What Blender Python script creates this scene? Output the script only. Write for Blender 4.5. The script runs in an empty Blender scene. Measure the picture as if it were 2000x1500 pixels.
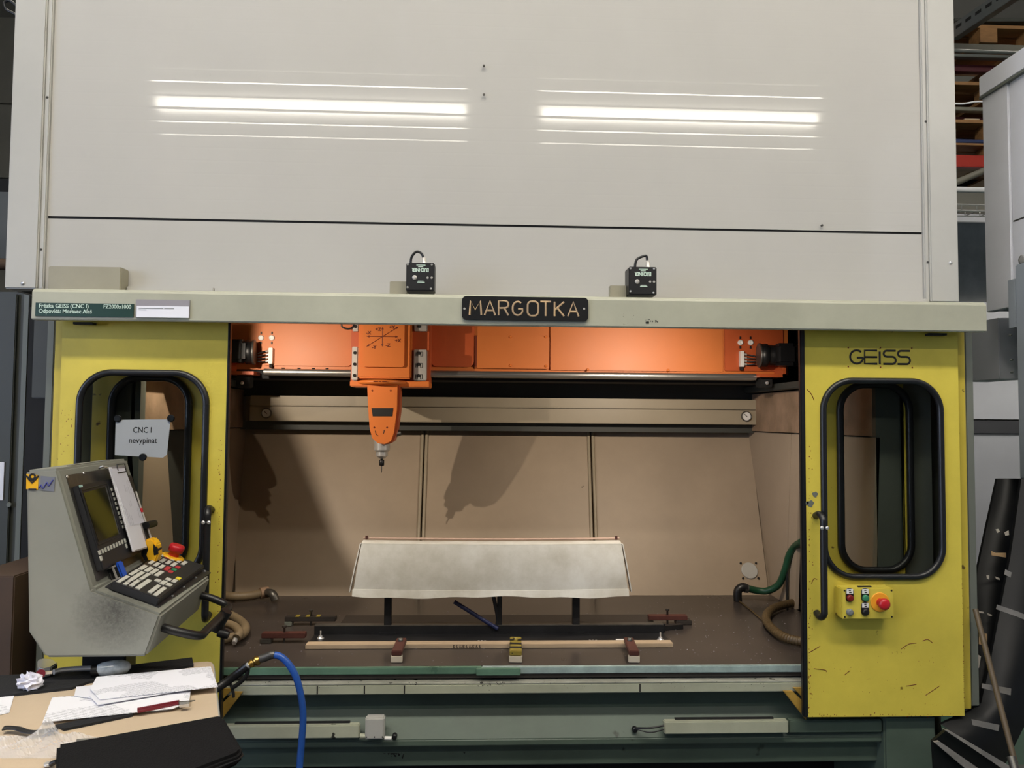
import bpy, math, random
from mathutils import Vector, Matrix
random.seed(7)
PI = math.pi
SC = bpy.context.scene
COL = SC.collection

# ---------------------------------------------------------------- camera, world, exposure
psi, th, ph, FPX = .0423, .0458, .008, 1500.0
Fw = Vector((math.sin(psi)*math.cos(th), math.cos(psi)*math.cos(th), math.sin(th)))
r0 = Vector((math.cos(psi), -math.sin(psi), 0)); u0 = r0.cross(Fw)
Rt = r0*math.cos(ph) + u0*math.sin(ph); Up = Rt.cross(Fw)
CAM = Vector((0, 0, 1.6))
cd = bpy.data.cameras.new('camera'); cam = bpy.data.objects.new('camera', cd); COL.objects.link(cam)
cd.sensor_width = 36; cd.lens = FPX/2000*36; cd.clip_start = .05
m = Matrix((Rt, Up, -Fw)).transposed().to_4x4(); m.translation = CAM
cam.matrix_world = m; SC.camera = cam
SC.view_settings.view_transform = 'Standard'; SC.view_settings.look = 'None'
SC.view_settings.gamma = 1; SC.view_settings.use_curve_mapping = False
SC.view_settings.exposure = 0.0
SC.cycles.use_denoising = True
SC.cycles.max_bounces = 6; SC.cycles.transparent_max_bounces = 12
SC.cycles.caustics_reflective = False; SC.cycles.caustics_refractive = False
SC.cycles.sample_clamp_indirect = 4
W_ = bpy.data.worlds.new('hall'); SC.world = W_; W_.use_nodes = True
bg = W_.node_tree.nodes['Background']; bg.inputs[0].default_value = (.80, .88, 1, 1); bg.inputs[1].default_value = .11
LAMP_L = 24.0          # ceiling tubes, radiance
WORK_P = 38.0          # machine work lights, watts

def ray(px, py): return Fw + Rt*((px-1000)/FPX) - Up*((py-750)/FPX)
def PY(px, py, Y): v = ray(px, py); return CAM + v*(Y/v.y)
def PZ(px, py, Z): v = ray(px, py); return CAM + v*((Z-1.6)/v.z)
def HIT(px, py, p0, n): v = ray(px, py); return CAM + v*((p0-CAM).dot(n)/v.dot(n))
def xs(px, Y, py=820): return PY(px, py, Y).x
def zs(py, Y, px=937): return PY(px, py, Y).z

# ---------------------------------------------------------------- materials
def lin(c):
    return tuple((x/255/12.92 if x/255 <= .04045 else ((x/255+.055)/1.055)**2.4) for x in c) + (1,)
def M(name, col, rough=.5, metal=0, var=.12, scale=5, col2=None, spot=None, spec=.5, bump=0, bscale=60, emit=0, stretch=(1,1,1), coat=0):
    """principled with two-scale noise variation; spot=(colour, threshold, scale) adds paint chips / dirt flecks"""
    mt = bpy.data.materials.new(name); mt.use_nodes = True
    nt = mt.node_tree; N = nt.nodes; L = nt.links; b = N['Principled BSDF']
    b.inputs['Roughness'].default_value = rough; b.inputs['Metallic'].default_value = metal
    b.inputs['Specular IOR Level'].default_value = spec
    b.inputs['Coat Weight'].default_value = coat
    c = lin(col)
    tc = N.new('ShaderNodeTexCoord'); mp = N.new('ShaderNodeMapping'); mp.inputs['Scale'].default_value = stretch
    L.new(tc.outputs['Object'], mp.inputs[0])
    if emit:
        b.inputs['Emission Color'].default_value = c; b.inputs['Emission Strength'].default_value = emit
    if var or col2:
        n = N.new('ShaderNodeTexNoise'); n.inputs['Scale'].default_value = scale; n.inputs['Detail'].default_value = 7
        n.inputs['Roughness'].default_value = .65
        L.new(mp.outputs[0], n.inputs['Vector'])
        cr = N.new('ShaderNodeValToRGB'); e = cr.color_ramp.elements
        e[0].position = .32; e[1].position = .68
        a = lin(col2) if col2 else tuple(x*(1-var*1.6) for x in c[:3])+(1,)
        e[0].color = a; e[1].color = c if col2 else tuple(min(1, x*(1+var*.6)) for x in c[:3])+(1,)
        L.new(n.outputs[0], cr.inputs[0]); out = cr.outputs[0]
        mr = N.new('ShaderNodeMapRange'); mr.inputs[3].default_value = rough*.88; mr.inputs[4].default_value = min(1, rough*1.15)
        L.new(n.outputs[0], mr.inputs[0]); L.new(mr.outputs[0], b.inputs['Roughness'])
    else:
        rgb = N.new('ShaderNodeRGB'); rgb.outputs[0].default_value = c; out = rgb.outputs[0]
    if spot:
        sc_, thr, ss = spot
        n2 = N.new('ShaderNodeTexNoise'); n2.inputs['Scale'].default_value = ss; n2.inputs['Detail'].default_value = 5
        L.new(tc.outputs['Object'], n2.inputs['Vector'])
        c2 = N.new('ShaderNodeValToRGB'); c2.color_ramp.elements[0].position = thr; c2.color_ramp.elements[1].position = thr+.035
        c2.color_ramp.elements[0].color = (0,0,0,1); c2.color_ramp.elements[1].color = (1,1,1,1)
        L.new(n2.outputs[0], c2.inputs[0])
        mx = N.new('ShaderNodeMix'); mx.data_type = 'RGBA'; mx.inputs[7].default_value = lin(sc_)
        L.new(c2.outputs[0], mx.inputs[0]); L.new(out, mx.inputs[6]); out = mx.outputs[2]
    L.new(out, b.inputs['Base Color'])
    if bump:
        n3 = N.new('ShaderNodeTexNoise'); n3.inputs['Scale'].default_value = bscale; n3.inputs['Detail'].default_value = 6
        L.new(mp.outputs[0], n3.inputs['Vector'])
        bp = N.new('ShaderNodeBump'); bp.inputs['Strength'].default_value = bump; bp.inputs['Distance'].default_value = .01
        L.new(n3.outputs[0], bp.inputs['Height']); L.new(bp.outputs[0], b.inputs['Normal'])
    return mt
def glass_mat(name, tint, gl=.12, rough=.05):
    mt = bpy.data.materials.new(name); mt.use_nodes = True; nt = mt.node_tree; nt.nodes.clear()
    o = nt.nodes.new('ShaderNodeOutputMaterial'); t = nt.nodes.new('ShaderNodeBsdfTransparent'); g = nt.nodes.new('ShaderNodeBsdfGlossy')
    t.inputs[0].default_value = tuple(tint)+(1,); g.inputs['Roughness'].default_value = rough
    mx = nt.nodes.new('ShaderNodeMixShader'); lw = nt.nodes.new('ShaderNodeLayerWeight'); lw.inputs[0].default_value = gl
    nt.links.new(lw.outputs['Fresnel'], mx.inputs[0]); nt.links.new(t.outputs[0], mx.inputs[1]); nt.links.new(g.outputs[0], mx.inputs[2])
    nt.links.new(mx.outputs[0], o.inputs[0]); return mt
def print_mat(name, col, ink, rows=60, cols=40, rot=0, amt=.5, rough=.6, blk=9):
    """paper with rows of small print: brick cells masked by noise"""
    mt = M(name, col, rough, var=.03); nt = mt.node_tree; N = nt.nodes; L = nt.links; b = N['Principled BSDF']
    tc = N.new('ShaderNodeTexCoord'); mp = N.new('ShaderNodeMapping'); mp.inputs['Rotation'].default_value = (0, 0, rot)
    L.new(tc.outputs['Object'], mp.inputs[0])
    w = N.new('ShaderNodeTexWave'); w.bands_direction = 'Y'; w.inputs['Scale'].default_value = rows; L.new(mp.outputs[0], w.inputs[0])
    n = N.new('ShaderNodeTexNoise'); n.inputs['Scale'].default_value = blk; L.new(mp.outputs[0], n.inputs['Vector'])
    n2 = N.new('ShaderNodeTexNoise'); n2.inputs['Scale'].default_value = cols*6; L.new(mp.outputs[0], n2.inputs['Vector'])
    g = []
    for s, t in ((w, .55), (n, .5), (n2, .45)):
        k = N.new('ShaderNodeMath'); k.operation = 'GREATER_THAN'; k.inputs[1].default_value = t; L.new(s.outputs[-1] if s is w else s.outputs[0], k.inputs[0]); g.append(k)
    a = N.new('ShaderNodeMath'); a.operation = 'MULTIPLY'; L.new(g[0].outputs[0], a.inputs[0]); L.new(g[1].outputs[0], a.inputs[1])
    a2 = N.new('ShaderNodeMath'); a2.operation = 'MULTIPLY'; L.new(a.outputs[0], a2.inputs[0]); L.new(g[2].outputs[0], a2.inputs[1])
    a3 = N.new('ShaderNodeMath'); a3.operation = 'MULTIPLY'; L.new(a2.outputs[0], a3.inputs[0]); a3.inputs[1].default_value = amt
    mx = N.new('ShaderNodeMix'); mx.data_type = 'RGBA'; mx.inputs[6].default_value = lin(col); mx.inputs[7].default_value = lin(ink)
    L.new(a3.outputs[0], mx.inputs[0]); L.new(mx.outputs[2], b.inputs['Base Color']); return mt

mt = dict(
    hood=M('hood_sheet', (180,178,173), .06, var=.03, scale=1.3, spec=.5, spot=((160,154,142), .80, 9)),
    hoodtrim=M('hood_trim', (178,177,172), .42, var=.05, scale=2, spec=.3),
    spindle=M('spindle_steel', (206,204,200), .3, metal=.55, var=.1),
    guide=M('worn_guide_yellow', (168,134,58), .5, var=.2, scale=14),
    filler=M('filler_paint', (150,145,126), .45, var=.06),
    header=M('header_paint', (170,170,152), .42, var=.10, scale=3, spot=((90,86,74), .74, 14)),
    yellow=M('yellow_paint', (208,190,76), .42, var=.10, scale=3.2, spot=((112,92,30), .70, 16), spec=.4),
    yellow2=M('yellow_paint_dull', (200,180,66), .45, var=.12, scale=3, spot=((100,80,30), .68, 20)),
    rubber=M('black_rubber', (20,21,24), .38, var=.1),
    black=M('black_plastic', (24,24,26), .4, var=.1),
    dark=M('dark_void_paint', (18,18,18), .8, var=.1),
    green=M('base_green_paint', (80,94,83), .5, var=.16, scale=2.2, spot=((38,42,36), .70, 8), stretch=(1,1,2)),
    ledge=M('ledge_paint', (168,170,150), .42, var=.12, scale=5, spot=((40,40,34), .70, 22)),
    ledgetop=M('worn_ledge_highlight', (188,188,176), .35, metal=.3, var=.2, scale=12, spot=((50,48,40), .66, 30)),
    teal=M('table_edge', (92,124,106), .28, var=.2, scale=6),
    tealb=M('table_edge_worn', (150,168,166), .3, var=.2, scale=14),
    table=M('table_surface', (68,61,57), .28, col2=(54,49,47), scale=2.2, spot=((158,142,128), .775, 34), spec=.55),
    cream=M('enclosure_cream', (160,143,122), .5, var=.10, scale=1.6, spot=((90,74,58), .77, 18)),
    creamd=M('channel_grey_beige', (160,148,126), .42, var=.08, scale=2),
    creamdirty=M('grimy_panel', (160,132,108), .6, col2=(120,100,78), scale=7, bump=.35, bscale=22),
    orange=M('orange_paint', (208,116,52), .48, var=.05, scale=3, spec=.5),
    orangehd=M('orange_head_paint', (218,120,52), .46, var=.05, scale=3, spec=.4),
    oranged=M('orange_deep_and_shade', (190,88,44), .42, var=.08, scale=3),
    steel=M('ground_steel', (176,174,170), .28, metal=.85, var=.2, scale=14, stretch=(.1,1,1)),
    steeld=M('dull_steel', (110,108,104), .4, metal=.8, var=.2, scale=20),
    chrome=M('chrome', (222,222,222), .22, metal=.7, var=0),
    alu=M('aluminium', (200,196,190), .35, metal=.35, var=.1),
    greyfr=M('machine_grey', (104,108,100), .5, var=.1, scale=2),
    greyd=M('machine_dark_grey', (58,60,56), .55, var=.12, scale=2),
    heel=M('pale_block', (186,176,160), .5, var=.08),
    white=M('white_label', (228,226,222), .5, var=.02),
    work=M('workpiece_plastic', (196,195,190), .5, col2=(160,155,143), scale=5),
    workpink=M('workpiece_rim', (170,142,126), .5, var=.1),
    wood=M('wood_bar', (168,148,124), .55, var=.15, scale=4, stretch=(1,8,8)),
    woodd=M('pallet_wood', (156,116,74), .7, var=.25, scale=6, stretch=(1,4,4)),
    redbrn=M('red_brown_paint', (76,40,34), .5, var=.2, scale=20),
    yelclamp=M('yellow_clamp', (132,116,44), .5, var=.15, scale=20, spot=((30,28,20), .62, 60)),
    blkstl=M('black_steel', (40,40,42), .34, metal=.35, var=.25, scale=9, spot=((130,130,126), .74, 26)),
    matte=M('flat_black_sheet', (44,39,36), .5, var=.15),
    hosebg=M('vacuum_hose', (116,101,77), .5, var=.12),
    hosebr=M('brown_hose', (80,64,38), .5, var=.15),
    hosegr=M('green_hose', (20,66,42), .4, var=.12),
    hosebl=M('blue_hose', (38,82,162), .35, var=.06),
    brass=M('brass', (196,158,84), .28, metal=1, var=.1),
    console=M('console_paint', (136,137,128), .55, var=.08, scale=3, spot=((205,203,192), .76, 30)),
    panel=M('panel_black', (38,39,43), .45, var=.06),
    key=M('key_grey', (196,196,188), .5, var=.04), keyr=M('key_red', (180,60,66), .5, var=0), keyg=M('key_green', (50,130,88), .5, var=0), keyy=M('key_yellow', (222,206,60), .5, var=0),
    screen=M('dark_screen', (24,24,12), .10, var=.02, spec=.28),
    red=M('red_button', (186,32,42), .32, var=.03), redl=M('dull_red_button', (120,22,22), .35, var=.05), grn=M('green_button', (54,128,90), .35, var=.05), gry=M('grey_button', (118,122,122), .4, var=.05),
    yelpl=M('yellow_plastic', (232,176,32), .35, var=.05), orgl=M('orange_legend', (232,158,40), .5, var=.04),
    card=M('cardboard', (198,178,152), .75, var=.05, scale=3, bump=.1),
    cardd=M('brown_board', (78,60,46), .7, var=.15, scale=5),
    mat=M('black_mat', (22,23,27), .8, var=.15, bump=.2, bscale=200),
    case=M('black_case_fabric', (16,16,18), .8, spec=.2, var=.06, bump=.25, bscale=300),
    paper=print_mat('printed_paper', (236,236,244), (110,110,126), 55, 90, .35, .6),
    paper2=print_mat('printed_form', (238,238,244), (130,130,142), 45, 80, .35, .55, blk=7),
    paperl=print_mat('clipboard_paper', (214,214,226), (150,150,165), 28, 40, 0, .4),
    plain=M('plain_paper', (230,230,238), .6, var=.02),
    blueink=M('blue_ink', (66,70,150), .6, var=0),
    dkred=M('dark_red', (112,28,42), .35, var=.05),
    blue=M('blue_plastic', (34,84,190), .35, var=.05),
    signgrn=M('dark_green_plate', (16,52,40), .4, var=.05),
    ink=M('black_ink', (22,20,20), .5, var=0), inkbr=M('brown_ink', (110,40,14), .5, var=0), inkw=M('white_ink', (200,220,206), .5, var=0),
    inkgold=M('routed_letters', (206,172,126), .55, col2=(130,112,96), scale=16),
    blackpl=M('black_name_plate', (16,16,18), .35, var=.1),
    sleeve=M('plastic_sleeve_grey', (150,146,152), .3, var=.05),
    wallg=M('hall_wall_grey', (186,190,200), .6, var=.05, scale=1.2), walld=M('hall_wall_dark', (112,112,106), .7, var=.06),
    band=M('wall_band', (62,64,70), .6, var=.05), floor=M('floor_grey', (62,62,60), .5, var=.15, scale=2), floorg=M('floor_green', (44,120,86), .45, var=.1),
    ceil=M('ceiling_grey', (150,150,146), .7, var=.04),
    cabw=M('white_cabinet', (228,230,238), .4, var=.03, spec=.35), cabg=M('grey_cabinet', (160,168,176), .5, var=.05),
    cabl=M('green_grey_cabinet', (58,60,54), .5, var=.1, scale=2),
    rackr=M('rack_red', (168,40,28), .5, var=.1), rackg=M('rack_grey', (120,118,108), .5, var=.1), rackb=M('rack_blue', (34,50,96), .5, var=.1), rackp=M('rack_maroon', (88,34,44), .5, var=.1),
    glassd=M('dark_glazing', (60,68,76), .15, var=.25, scale=1.5),
    leanb=M('black_plastic_sheet', (17,18,20), .5, var=.25, scale=3, spec=.3, spot=((52,52,54), .66, 3), stretch=(1,1,.4)),
    leang=M('dusty_strip', (130,126,122), .6, var=.2, scale=14),
    tape=M('tape_label', (214,206,196), .6, var=.05), tapeb=M('brown_tape', (196,164,124), .6, var=.1),
    pole=M('brown_pole', (84,70,50), .5, var=.15),
    strut=M('galvanised_strut', (120,124,122), .4, metal=.4, var=.08),
    wwhite=M('window_light', (150,158,168), .3, var=.03),
    tube2=M('high_bay_tube', (255,247,232), .4, var=0, emit=50),
    tube=M('tube_light', (255,247,232), .4, var=0, emit=LAMP_L),
    cool_glow=M('added_cool_glow', (206,222,255), .4, var=0, emit=7.0),  # glow of the panel added on the left wall
    lampglow=M('halogen_lens', (255,226,190), .4, var=0, emit=25),
    bag=None)
mt['pane'] = glass_mat('door_pane', (.84,.85,.84), .10)
mt['pane2'] = glass_mat('inner_pane', (.86,.87,.86), .06)
def bag_mat():
    m_ = bpy.data.materials.new('clear_film'); m_.use_nodes = True; nt = m_.node_tree; b = nt.nodes['Principled BSDF']
    b.inputs['Base Color'].default_value = (.85,.85,.88,1); b.inputs['Roughness'].default_value = .22
    o = nt.nodes['Material Output']; t = nt.nodes.new('ShaderNodeBsdfTransparent'); mx = nt.nodes.new('ShaderNodeMixShader')
    mx.inputs[0].default_value = .34; nt.links.new(t.outputs[0], mx.inputs[1]); nt.links.new(b.outputs[0], mx.inputs[2]); nt.links.new(mx.outputs[0], o.inputs[0]); return m_
mt['bag'] = bag_mat()

# ---------------------------------------------------------------- mesh builder
V = Vector
class MB:
    def __init__(s): s.v = []; s.f = []; s.sm = []
    def add(s, vs, fs, smooth=False):
        n = len(s.v); s.v += [V(p) for p in vs]; s.f += [tuple(i+n for i in f) for f in fs]; s.sm += [smooth]*len(fs); return s
    def box(s, x0, x1, y0, y1, z0, z1):
        p = [(x,y,z) for z in (z0,z1) for y in (y0,y1) for x in (x0,x1)]
        return s.add(p, [(0,2,3,1),(4,5,7,6),(0,1,5,4),(2,6,7,3),(0,4,6,2),(1,3,7,5)])
    def obox(s, c, ax, ay, az, hx, hy, hz):
        c, ax, ay, az = V(c), V(ax).normalized(), V(ay).normalized(), V(az).normalized()
        p = [c+ax*x*hx+ay*y*hy+az*z*hz for z in (-1,1) for y in (-1,1) for x in (-1,1)]
        return s.add(p, [(0,2,3,1),(4,5,7,6),(0,1,5,4),(2,6,7,3),(0,4,6,2),(1,3,7,5)])
    def prism(s, pts, vec, smooth=False):
        """polygon (3D points) extruded by vec"""
        vec = V(vec); n = len(pts); a = [V(p) for p in pts]
        s.add(a+[p+vec for p in a], [tuple(range(n))[::-1], tuple(range(n, 2*n))])
        return s.add(a+[p+vec for p in a], [(i, (i+1)%n, n+(i+1)%n, n+i) for i in range(n)], smooth)
    def cyl(s, a, b, r, r2=None, n=20, caps=True):
        a, b = V(a), V(b); r2 = r if r2 is None else r2; d = (b-a).normalized()
        t = V((0,0,1)) if abs(d.z) < .9 else V((1,0,0)); u = d.cross(t).normalized(); w = d.cross(u)
        c = [(math.cos(2*PI*i/n), math.sin(2*PI*i/n)) for i in range(n)]
        vs = [a+(u*x+w*y)*r for x,y in c]+[b+(u*x+w*y)*r2 for x,y in c]
        s.add(vs, [(i,(i+1)%n,n+(i+1)%n,n+i) for i in range(n)], True)
        if caps: s.add(vs, [tuple(range(n))[::-1], tuple(range(n,2*n))])
        return s
    def lathe(s, a, axis, prof, n=24):
        """prof: list of (distance along axis, radius)"""
        a, d = V(a), V(axis).normalized()
        t = V((0,0,1)) if abs(d.z) < .9 else V((1,0,0)); u = d.cross(t).normalized(); w = d.cross(u); vs = []
        for h, r in prof:
            for i in range(n): vs.append(a+d*h+(u*math.cos(2*PI*i/n)+w*math.sin(2*PI*i/n))*max(r, 1e-5))
        fs = [(k*n+i, k*n+(i+1)%n, (k+1)*n+(i+1)%n, (k+1)*n+i) for k in range(len(prof)-1) for i in range(n)]
        s.add(vs, fs, True); s.add(vs[:n], [tuple(range(n))[::-1]]); return s.add(vs[-n:], [tuple(range(n))])
    def tube(s, pts, r, n=10, sub=6, flat=None, closed=False):
        P = [V(p) for p in pts]
        if sub > 1 and len(P) > 2:
            Q = []
            for i in range(len(P)-1):
                p0 = P[max(i-1,0)]; p1 = P[i]; p2 = P[i+1]; p3 = P[min(i+2, len(P)-1)]
                for k in range(sub):
                    t = k/sub
                    Q.append(.5*((2*p1)+(p2-p0)*t+(2*p0-5*p1+4*p2-p3)*t*t+(3*p1-p0-3*p2+p3)*t**3))
            Q.append(P[-1]); P = Q
        T = [(P[min(i+1,len(P)-1)]-P[max(i-1,0)]).normalized() for i in range(len(P))]
        t0 = V((0,0,1)) if abs(T[0].z) < .9 else V((1,0,0)); u = T[0].cross(t0).normalized(); vs = []
        for i, p in enumerate(P):
            u = (u-T[i]*u.dot(T[i])).normalized(); w = T[i].cross(u)
            rr = r(i/(len(P)-1)) if callable(r) else r
            for k in range(n):
                o = (u*math.cos(2*PI*k/n)+w*math.sin(2*PI*k/n))*rr
                if flat is not None: o = o - flat*o.dot(flat)*.7
                vs.append(p+o)
        fs = [(i*n+k, i*n+(k+1)%n, (i+1)*n+(k+1)%n, (i+1)*n+k) for i in range(len(P)-1) for k in range(n)]
        s.add(vs, fs, True); s.add(vs[:n], [tuple(range(n))[::-1]]); return s.add(vs[-n:], [tuple(range(n))])
    def curve2d(s, cu, O, X, Y, th_):
        ob = bpy.data.objects.new('tmp', cu); me = bpy.data.meshes.new_from_object(ob)
        O, X, Y = V(O), V(X).normalized(), V(Y).normalized(); N_ = X.cross(Y)
        s.add([O+X*v.co.x+Y*v.co.y+N_*v.co.z for v in me.vertices], [tuple(p.vertices) for p in me.polygons])
        bpy.data.objects.remove(ob); bpy.data.meshes.remove(me); bpy.data.curves.remove(cu); return s
    def plate(s, loops, O, X, Y, t):
        """outline + holes (2-D loops) as a plate centred on plane O,X,Y with thickness t"""
        cu = bpy.data.curves.new('tmp', 'CURVE'); cu.dimensions = '2D'; cu.fill_mode = 'BOTH'; cu.extrude = t/2
        for lp in loops:
            sp = cu.splines.new('POLY'); sp.points.add(len(lp)-1); sp.use_cyclic_u = True
            for i, p in enumerate(lp): sp.points[i].co = (p[0], p[1], 0, 1)
        return s.curve2d(cu, O, X, Y, t)
    def text(s, body, size, O, X, Y, t=.0006, align='LEFT', bold=0, sx=1):
        cu = bpy.data.curves.new('tmp', 'FONT'); cu.body = body; cu.size = size; cu.extrude = t; cu.align_x = align; cu.offset = bold
        cu.resolution_u = 3
        n = len(s.v); s.curve2d(cu, (0,0,0), (1,0,0), (0,1,0), 0)
        O, X, Y = V(O), V(X).normalized(), V(Y).normalized(); N_ = X.cross(Y)
        for i in range(n, len(s.v)): p = s.v[i]; s.v[i] = O+X*p.x*sx+Y*p.y+N_*p.z
        return s
    def grid(s, fn, nu, nv, smooth=True):
        vs = [V(fn(i/nu, j/nv)) for j in range(nv+1) for i in range(nu+1)]
        return s.add(vs, [(j*(nu+1)+i, j*(nu+1)+i+1, (j+1)*(nu+1)+i+1, (j+1)*(nu+1)+i) for j in range(nv) for i in range(nu)], smooth)
    def sheet(s, fn, nu, nv, thick, nrm, smooth=True):
        nrm = V(nrm)*thick; a = [V(fn(i/nu, j/nv)) for j in range(nv+1) for i in range(nu+1)]; n = len(a); w = nu+1
        fs = [(j*w+i, j*w+i+1, (j+1)*w+i+1, (j+1)*w+i) for j in range(nv) for i in range(nu)]
        s.add(a, fs, smooth); s.add([p-nrm for p in a], [f[::-1] for f in fs], smooth)
        rim = [i for i in range(w)]+[j*w+nu for j in range(1,nv+1)]+[nv*w+i for i in range(nu-1,-1,-1)]+[j*w for j in range(nv-1,0,-1)]
        return s.add(a+[p-nrm for p in a], [(rim[k], rim[(k+1)%len(rim)], rim[(k+1)%len(rim)]+n, rim[k]+n) for k in range(len(rim))])
    def strokes(s, lines, O, X, Y, h, w, r, sx=1, flat=True):
        """polylines in unit letter space (height 1) drawn as rounded strokes"""
        O, X, Y = V(O), V(X).normalized(), V(Y).normalized(); N_ = X.cross(Y)
        for ln in lines: s.tube([O+X*p[0]*h*sx+Y*p[1]*h for p in ln], r, 8, 1, N_ if flat else None)
        return s

WM = {}   # world matrix per root / part
def _link(name, mb, mat, world):
    me = bpy.data.meshes.new(name); inv = world.inverted()
    me.from_pydata([inv @ p for p in mb.v], [], mb.f); me.update()
    for p, q in zip(me.polygons, mb.sm): p.use_smooth = q
    me.materials.append(mt[mat] if isinstance(mat, str) else mat)
    o = bpy.data.objects.new(name, me); COL.objects.link(o); return o
def bevel(o, w, seg=2):
    import bmesh
    bm = bmesh.new(); bm.from_mesh(o.data); bmesh.ops.remove_doubles(bm, verts=bm.verts, dist=1e-6)
    ed = [e for e in bm.edges if len(e.link_faces) == 2 and e.calc_face_angle(0) > .6]
    bmesh.ops.bevel(bm, geom=ed, offset=w, segments=seg, affect='EDGES', clamp_overlap=True)
    bm.to_mesh(o.data); bm.free()
def setp(o, label=None, cat=None, group=None, kind=None):
    for k, v in (('label', label), ('category', cat), ('group', group), ('kind', kind)):
        if v: o[k] = v
    return o
def thing(name, label, cat, loc=(0,0,0), rz=0, group=None):
    o = bpy.data.objects.new(name, None); COL.objects.link(o); o.location = loc; o.rotation_euler = (0,0,rz); o.empty_display_size = .05
    WM[o.name] = Matrix.Translation(loc) @ Matrix.Rotation(rz, 4, 'Z'); return setp(o, label, cat, group)
def part(name, mb, mat, par, bev=0, label=None, kind=None):
    W = WM[par.name]; o = _link(name, mb, mat, W); o.parent = par; WM[o.name] = W
    if bev: bevel(o, bev)
    return setp(o, label, kind=kind)
def solo(name, mb, mat, label=None, cat=None, group=None, kind=None, bev=0):
    lo = V([min(p[i] for p in mb.v) for i in range(3)]); hi = V([max(p[i] for p in mb.v) for i in range(3)])
    W = Matrix.Translation(((lo.x+hi.x)/2, (lo.y+hi.y)/2, lo.z)); o = _link(name, mb, mat, W); o.matrix_world = W; WM[o.name] = W
    if bev: bevel(o, bev)
    return setp(o, label, cat, group, kind)
def rrect(x0, x1, z0, z1, r, n=10):
    pts = []
    for cx, cz, a0 in ((x1-r, z1-r, 0), (x0+r, z1-r, 90), (x0+r, z0+r, 180), (x1-r, z0+r, 270)):
        for k in range(n+1):
            a = math.radians(a0+90*k/n); pts.append((cx+r*math.cos(a), cz+r*math.sin(a)))
    return pts
def rect(x0, x1, z0, z1): return [(x0,z0),(x1,z0),(x1,z1),(x0,z1)]
EX, EY, EZ = V((1,0,0)), V((0,1,0)), V((0,0,1))
def fplate(loops, Y, t):            # plate facing the viewer, in x,z, centred at depth Y
    return MB().plate(loops, (0,Y,0), EX, EZ, t)
def copytree(o, par=None):
    c = o.copy(); COL.objects.link(c)
    if par: c.parent = par
    WM[c.name] = WM.get(o.name)
    for ch in list(o.children): copytree(ch, c)
    return c

# ================================================================ THE SETTING
solo('floor', MB().box(-6.4,9,-5,8.5,-.1,0), 'floor', kind='structure')
solo('floor_marking', MB().box(1.62,5.5,.5,5.0,0,.004), 'floorg', kind='structure')
solo('wall_back', MB().box(-6.2,9,8.35,8.5,0,5.9), 'walld', kind='structure')
solo('wall_left', MB().box(-6.4,-6.2,-5,8.35,0,5.9), 'walld', kind='structure')
solo('wall_right', MB().box(8.8,9.0,-5,8.35,0,5.9), 'walld', kind='structure')
solo('ceiling', MB().box(-6.4,9,-5,8.5,5.9,6.0), 'ceil', kind='structure')
o = solo('added_side_panel', MB().box(-6.2,-6.17,-4.2,.4,1.0,3.6), 'cool_glow', kind='structure')  # unseen glowing panel added to send cool light onto the neighbouring hood
solo('trim_8', MB().box(-6.17,-6.14,-1.95,-1.85,1.0,3.6), 'wallg', kind='structure')  # bar across the added light panel
# wall joints and light panels on the hall's rear wall
def wallbox(name, x0, x1, za, zb, mat, d):
    k = 8.35/5.9; z_ = lambda z: max(0, 1.6+(z-1.6)*k)
    solo(name, MB().box(x0*k, x1*k, 8.35-d, 8.35, z_(za), z_(zb)), mat, kind='structure')
wallbox('trim_1', -4.3, -3.0, 3.28, 3.38, 'band', .03)
wallbox('trim_2', 2.6, 6, 1.52, 1.62, 'band', .10)
wallbox('window_1', -4.3, -3.0, 2.72, 3.28, 'wwhite', .04)
wallbox('trim_3', -4.3, -2.5, 3.39, 3.94, 'walld', .04)
wallbox('trim_4', -4.3, -2.5, 3.96, 4.4, 'walld', .04)
wallbox('trim_5', 2.6, 6, .45, 1.52, 'wallg', .07)
wallbox('trim_6', 2.6, 6, 1.63, 2.55, 'wallg', .07)
wallbox('window_2', 3.0, 6, 2.55, 3.18, 'glassd', .07)
wallbox('trim_7', 2.6, 6, 3.18, 3.24, 'wallg', .12)

# ceiling tube lights (the first pair reflects in the hood, some others are added)
def ceiling_light(x0, x1, Y, z, label, grp='ceiling tube lights', mat='tube', w=.065, h=.10):
    t = thing('ceiling_light', label, 'ceiling light', ((x0+x1)/2, Y, z), 0, grp)
    part('housing', MB().box(x0-.04, x1+.04, Y-w-.025, Y+w+.025, z+h, z+h+.05), 'hoodtrim', t, .006)
    part('diffuser', MB().box(x0, x1, Y-w, Y+w, z, z+h), mat, t)
    for q in (x0+.3, x1-.3): part('hanger', MB().cyl((q,Y,z+h+.05), (q,Y,5.9), .006, n=8), 'steeld', t)
ceiling_light(-2.66, -.14, -1.09, 4.13, 'long white ceiling tube light mirrored in the hood above the left of the name plate', w=.05, h=.075)
ceiling_light(.50, 2.84, -1.09, 4.13, 'long white ceiling tube light mirrored in the hood above the right of the name plate', w=.05, h=.075)
ceiling_light(-2.66, -.14, -.05, 5.4, 'wide high-bay tube light near the ceiling, above its left door', 'high-bay tube lights', 'tube2', .15)
ceiling_light(3.0, 5.4, 5.2, 5.2, 'added tube light beyond the machine near the pallet rack')  # lamp added to light the top of the rack
ceiling_light(5.2, 7.4, 6.6, 3.0, 'added low tube light hidden behind the white hood of the next machine')  # added out of sight to brighten the far wall
ceiling_light(-3.9, -2.0, 3.9, 4.35, 'added tube light beyond the machine near the left wall')  # extra lamp added for background light on the left
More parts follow.
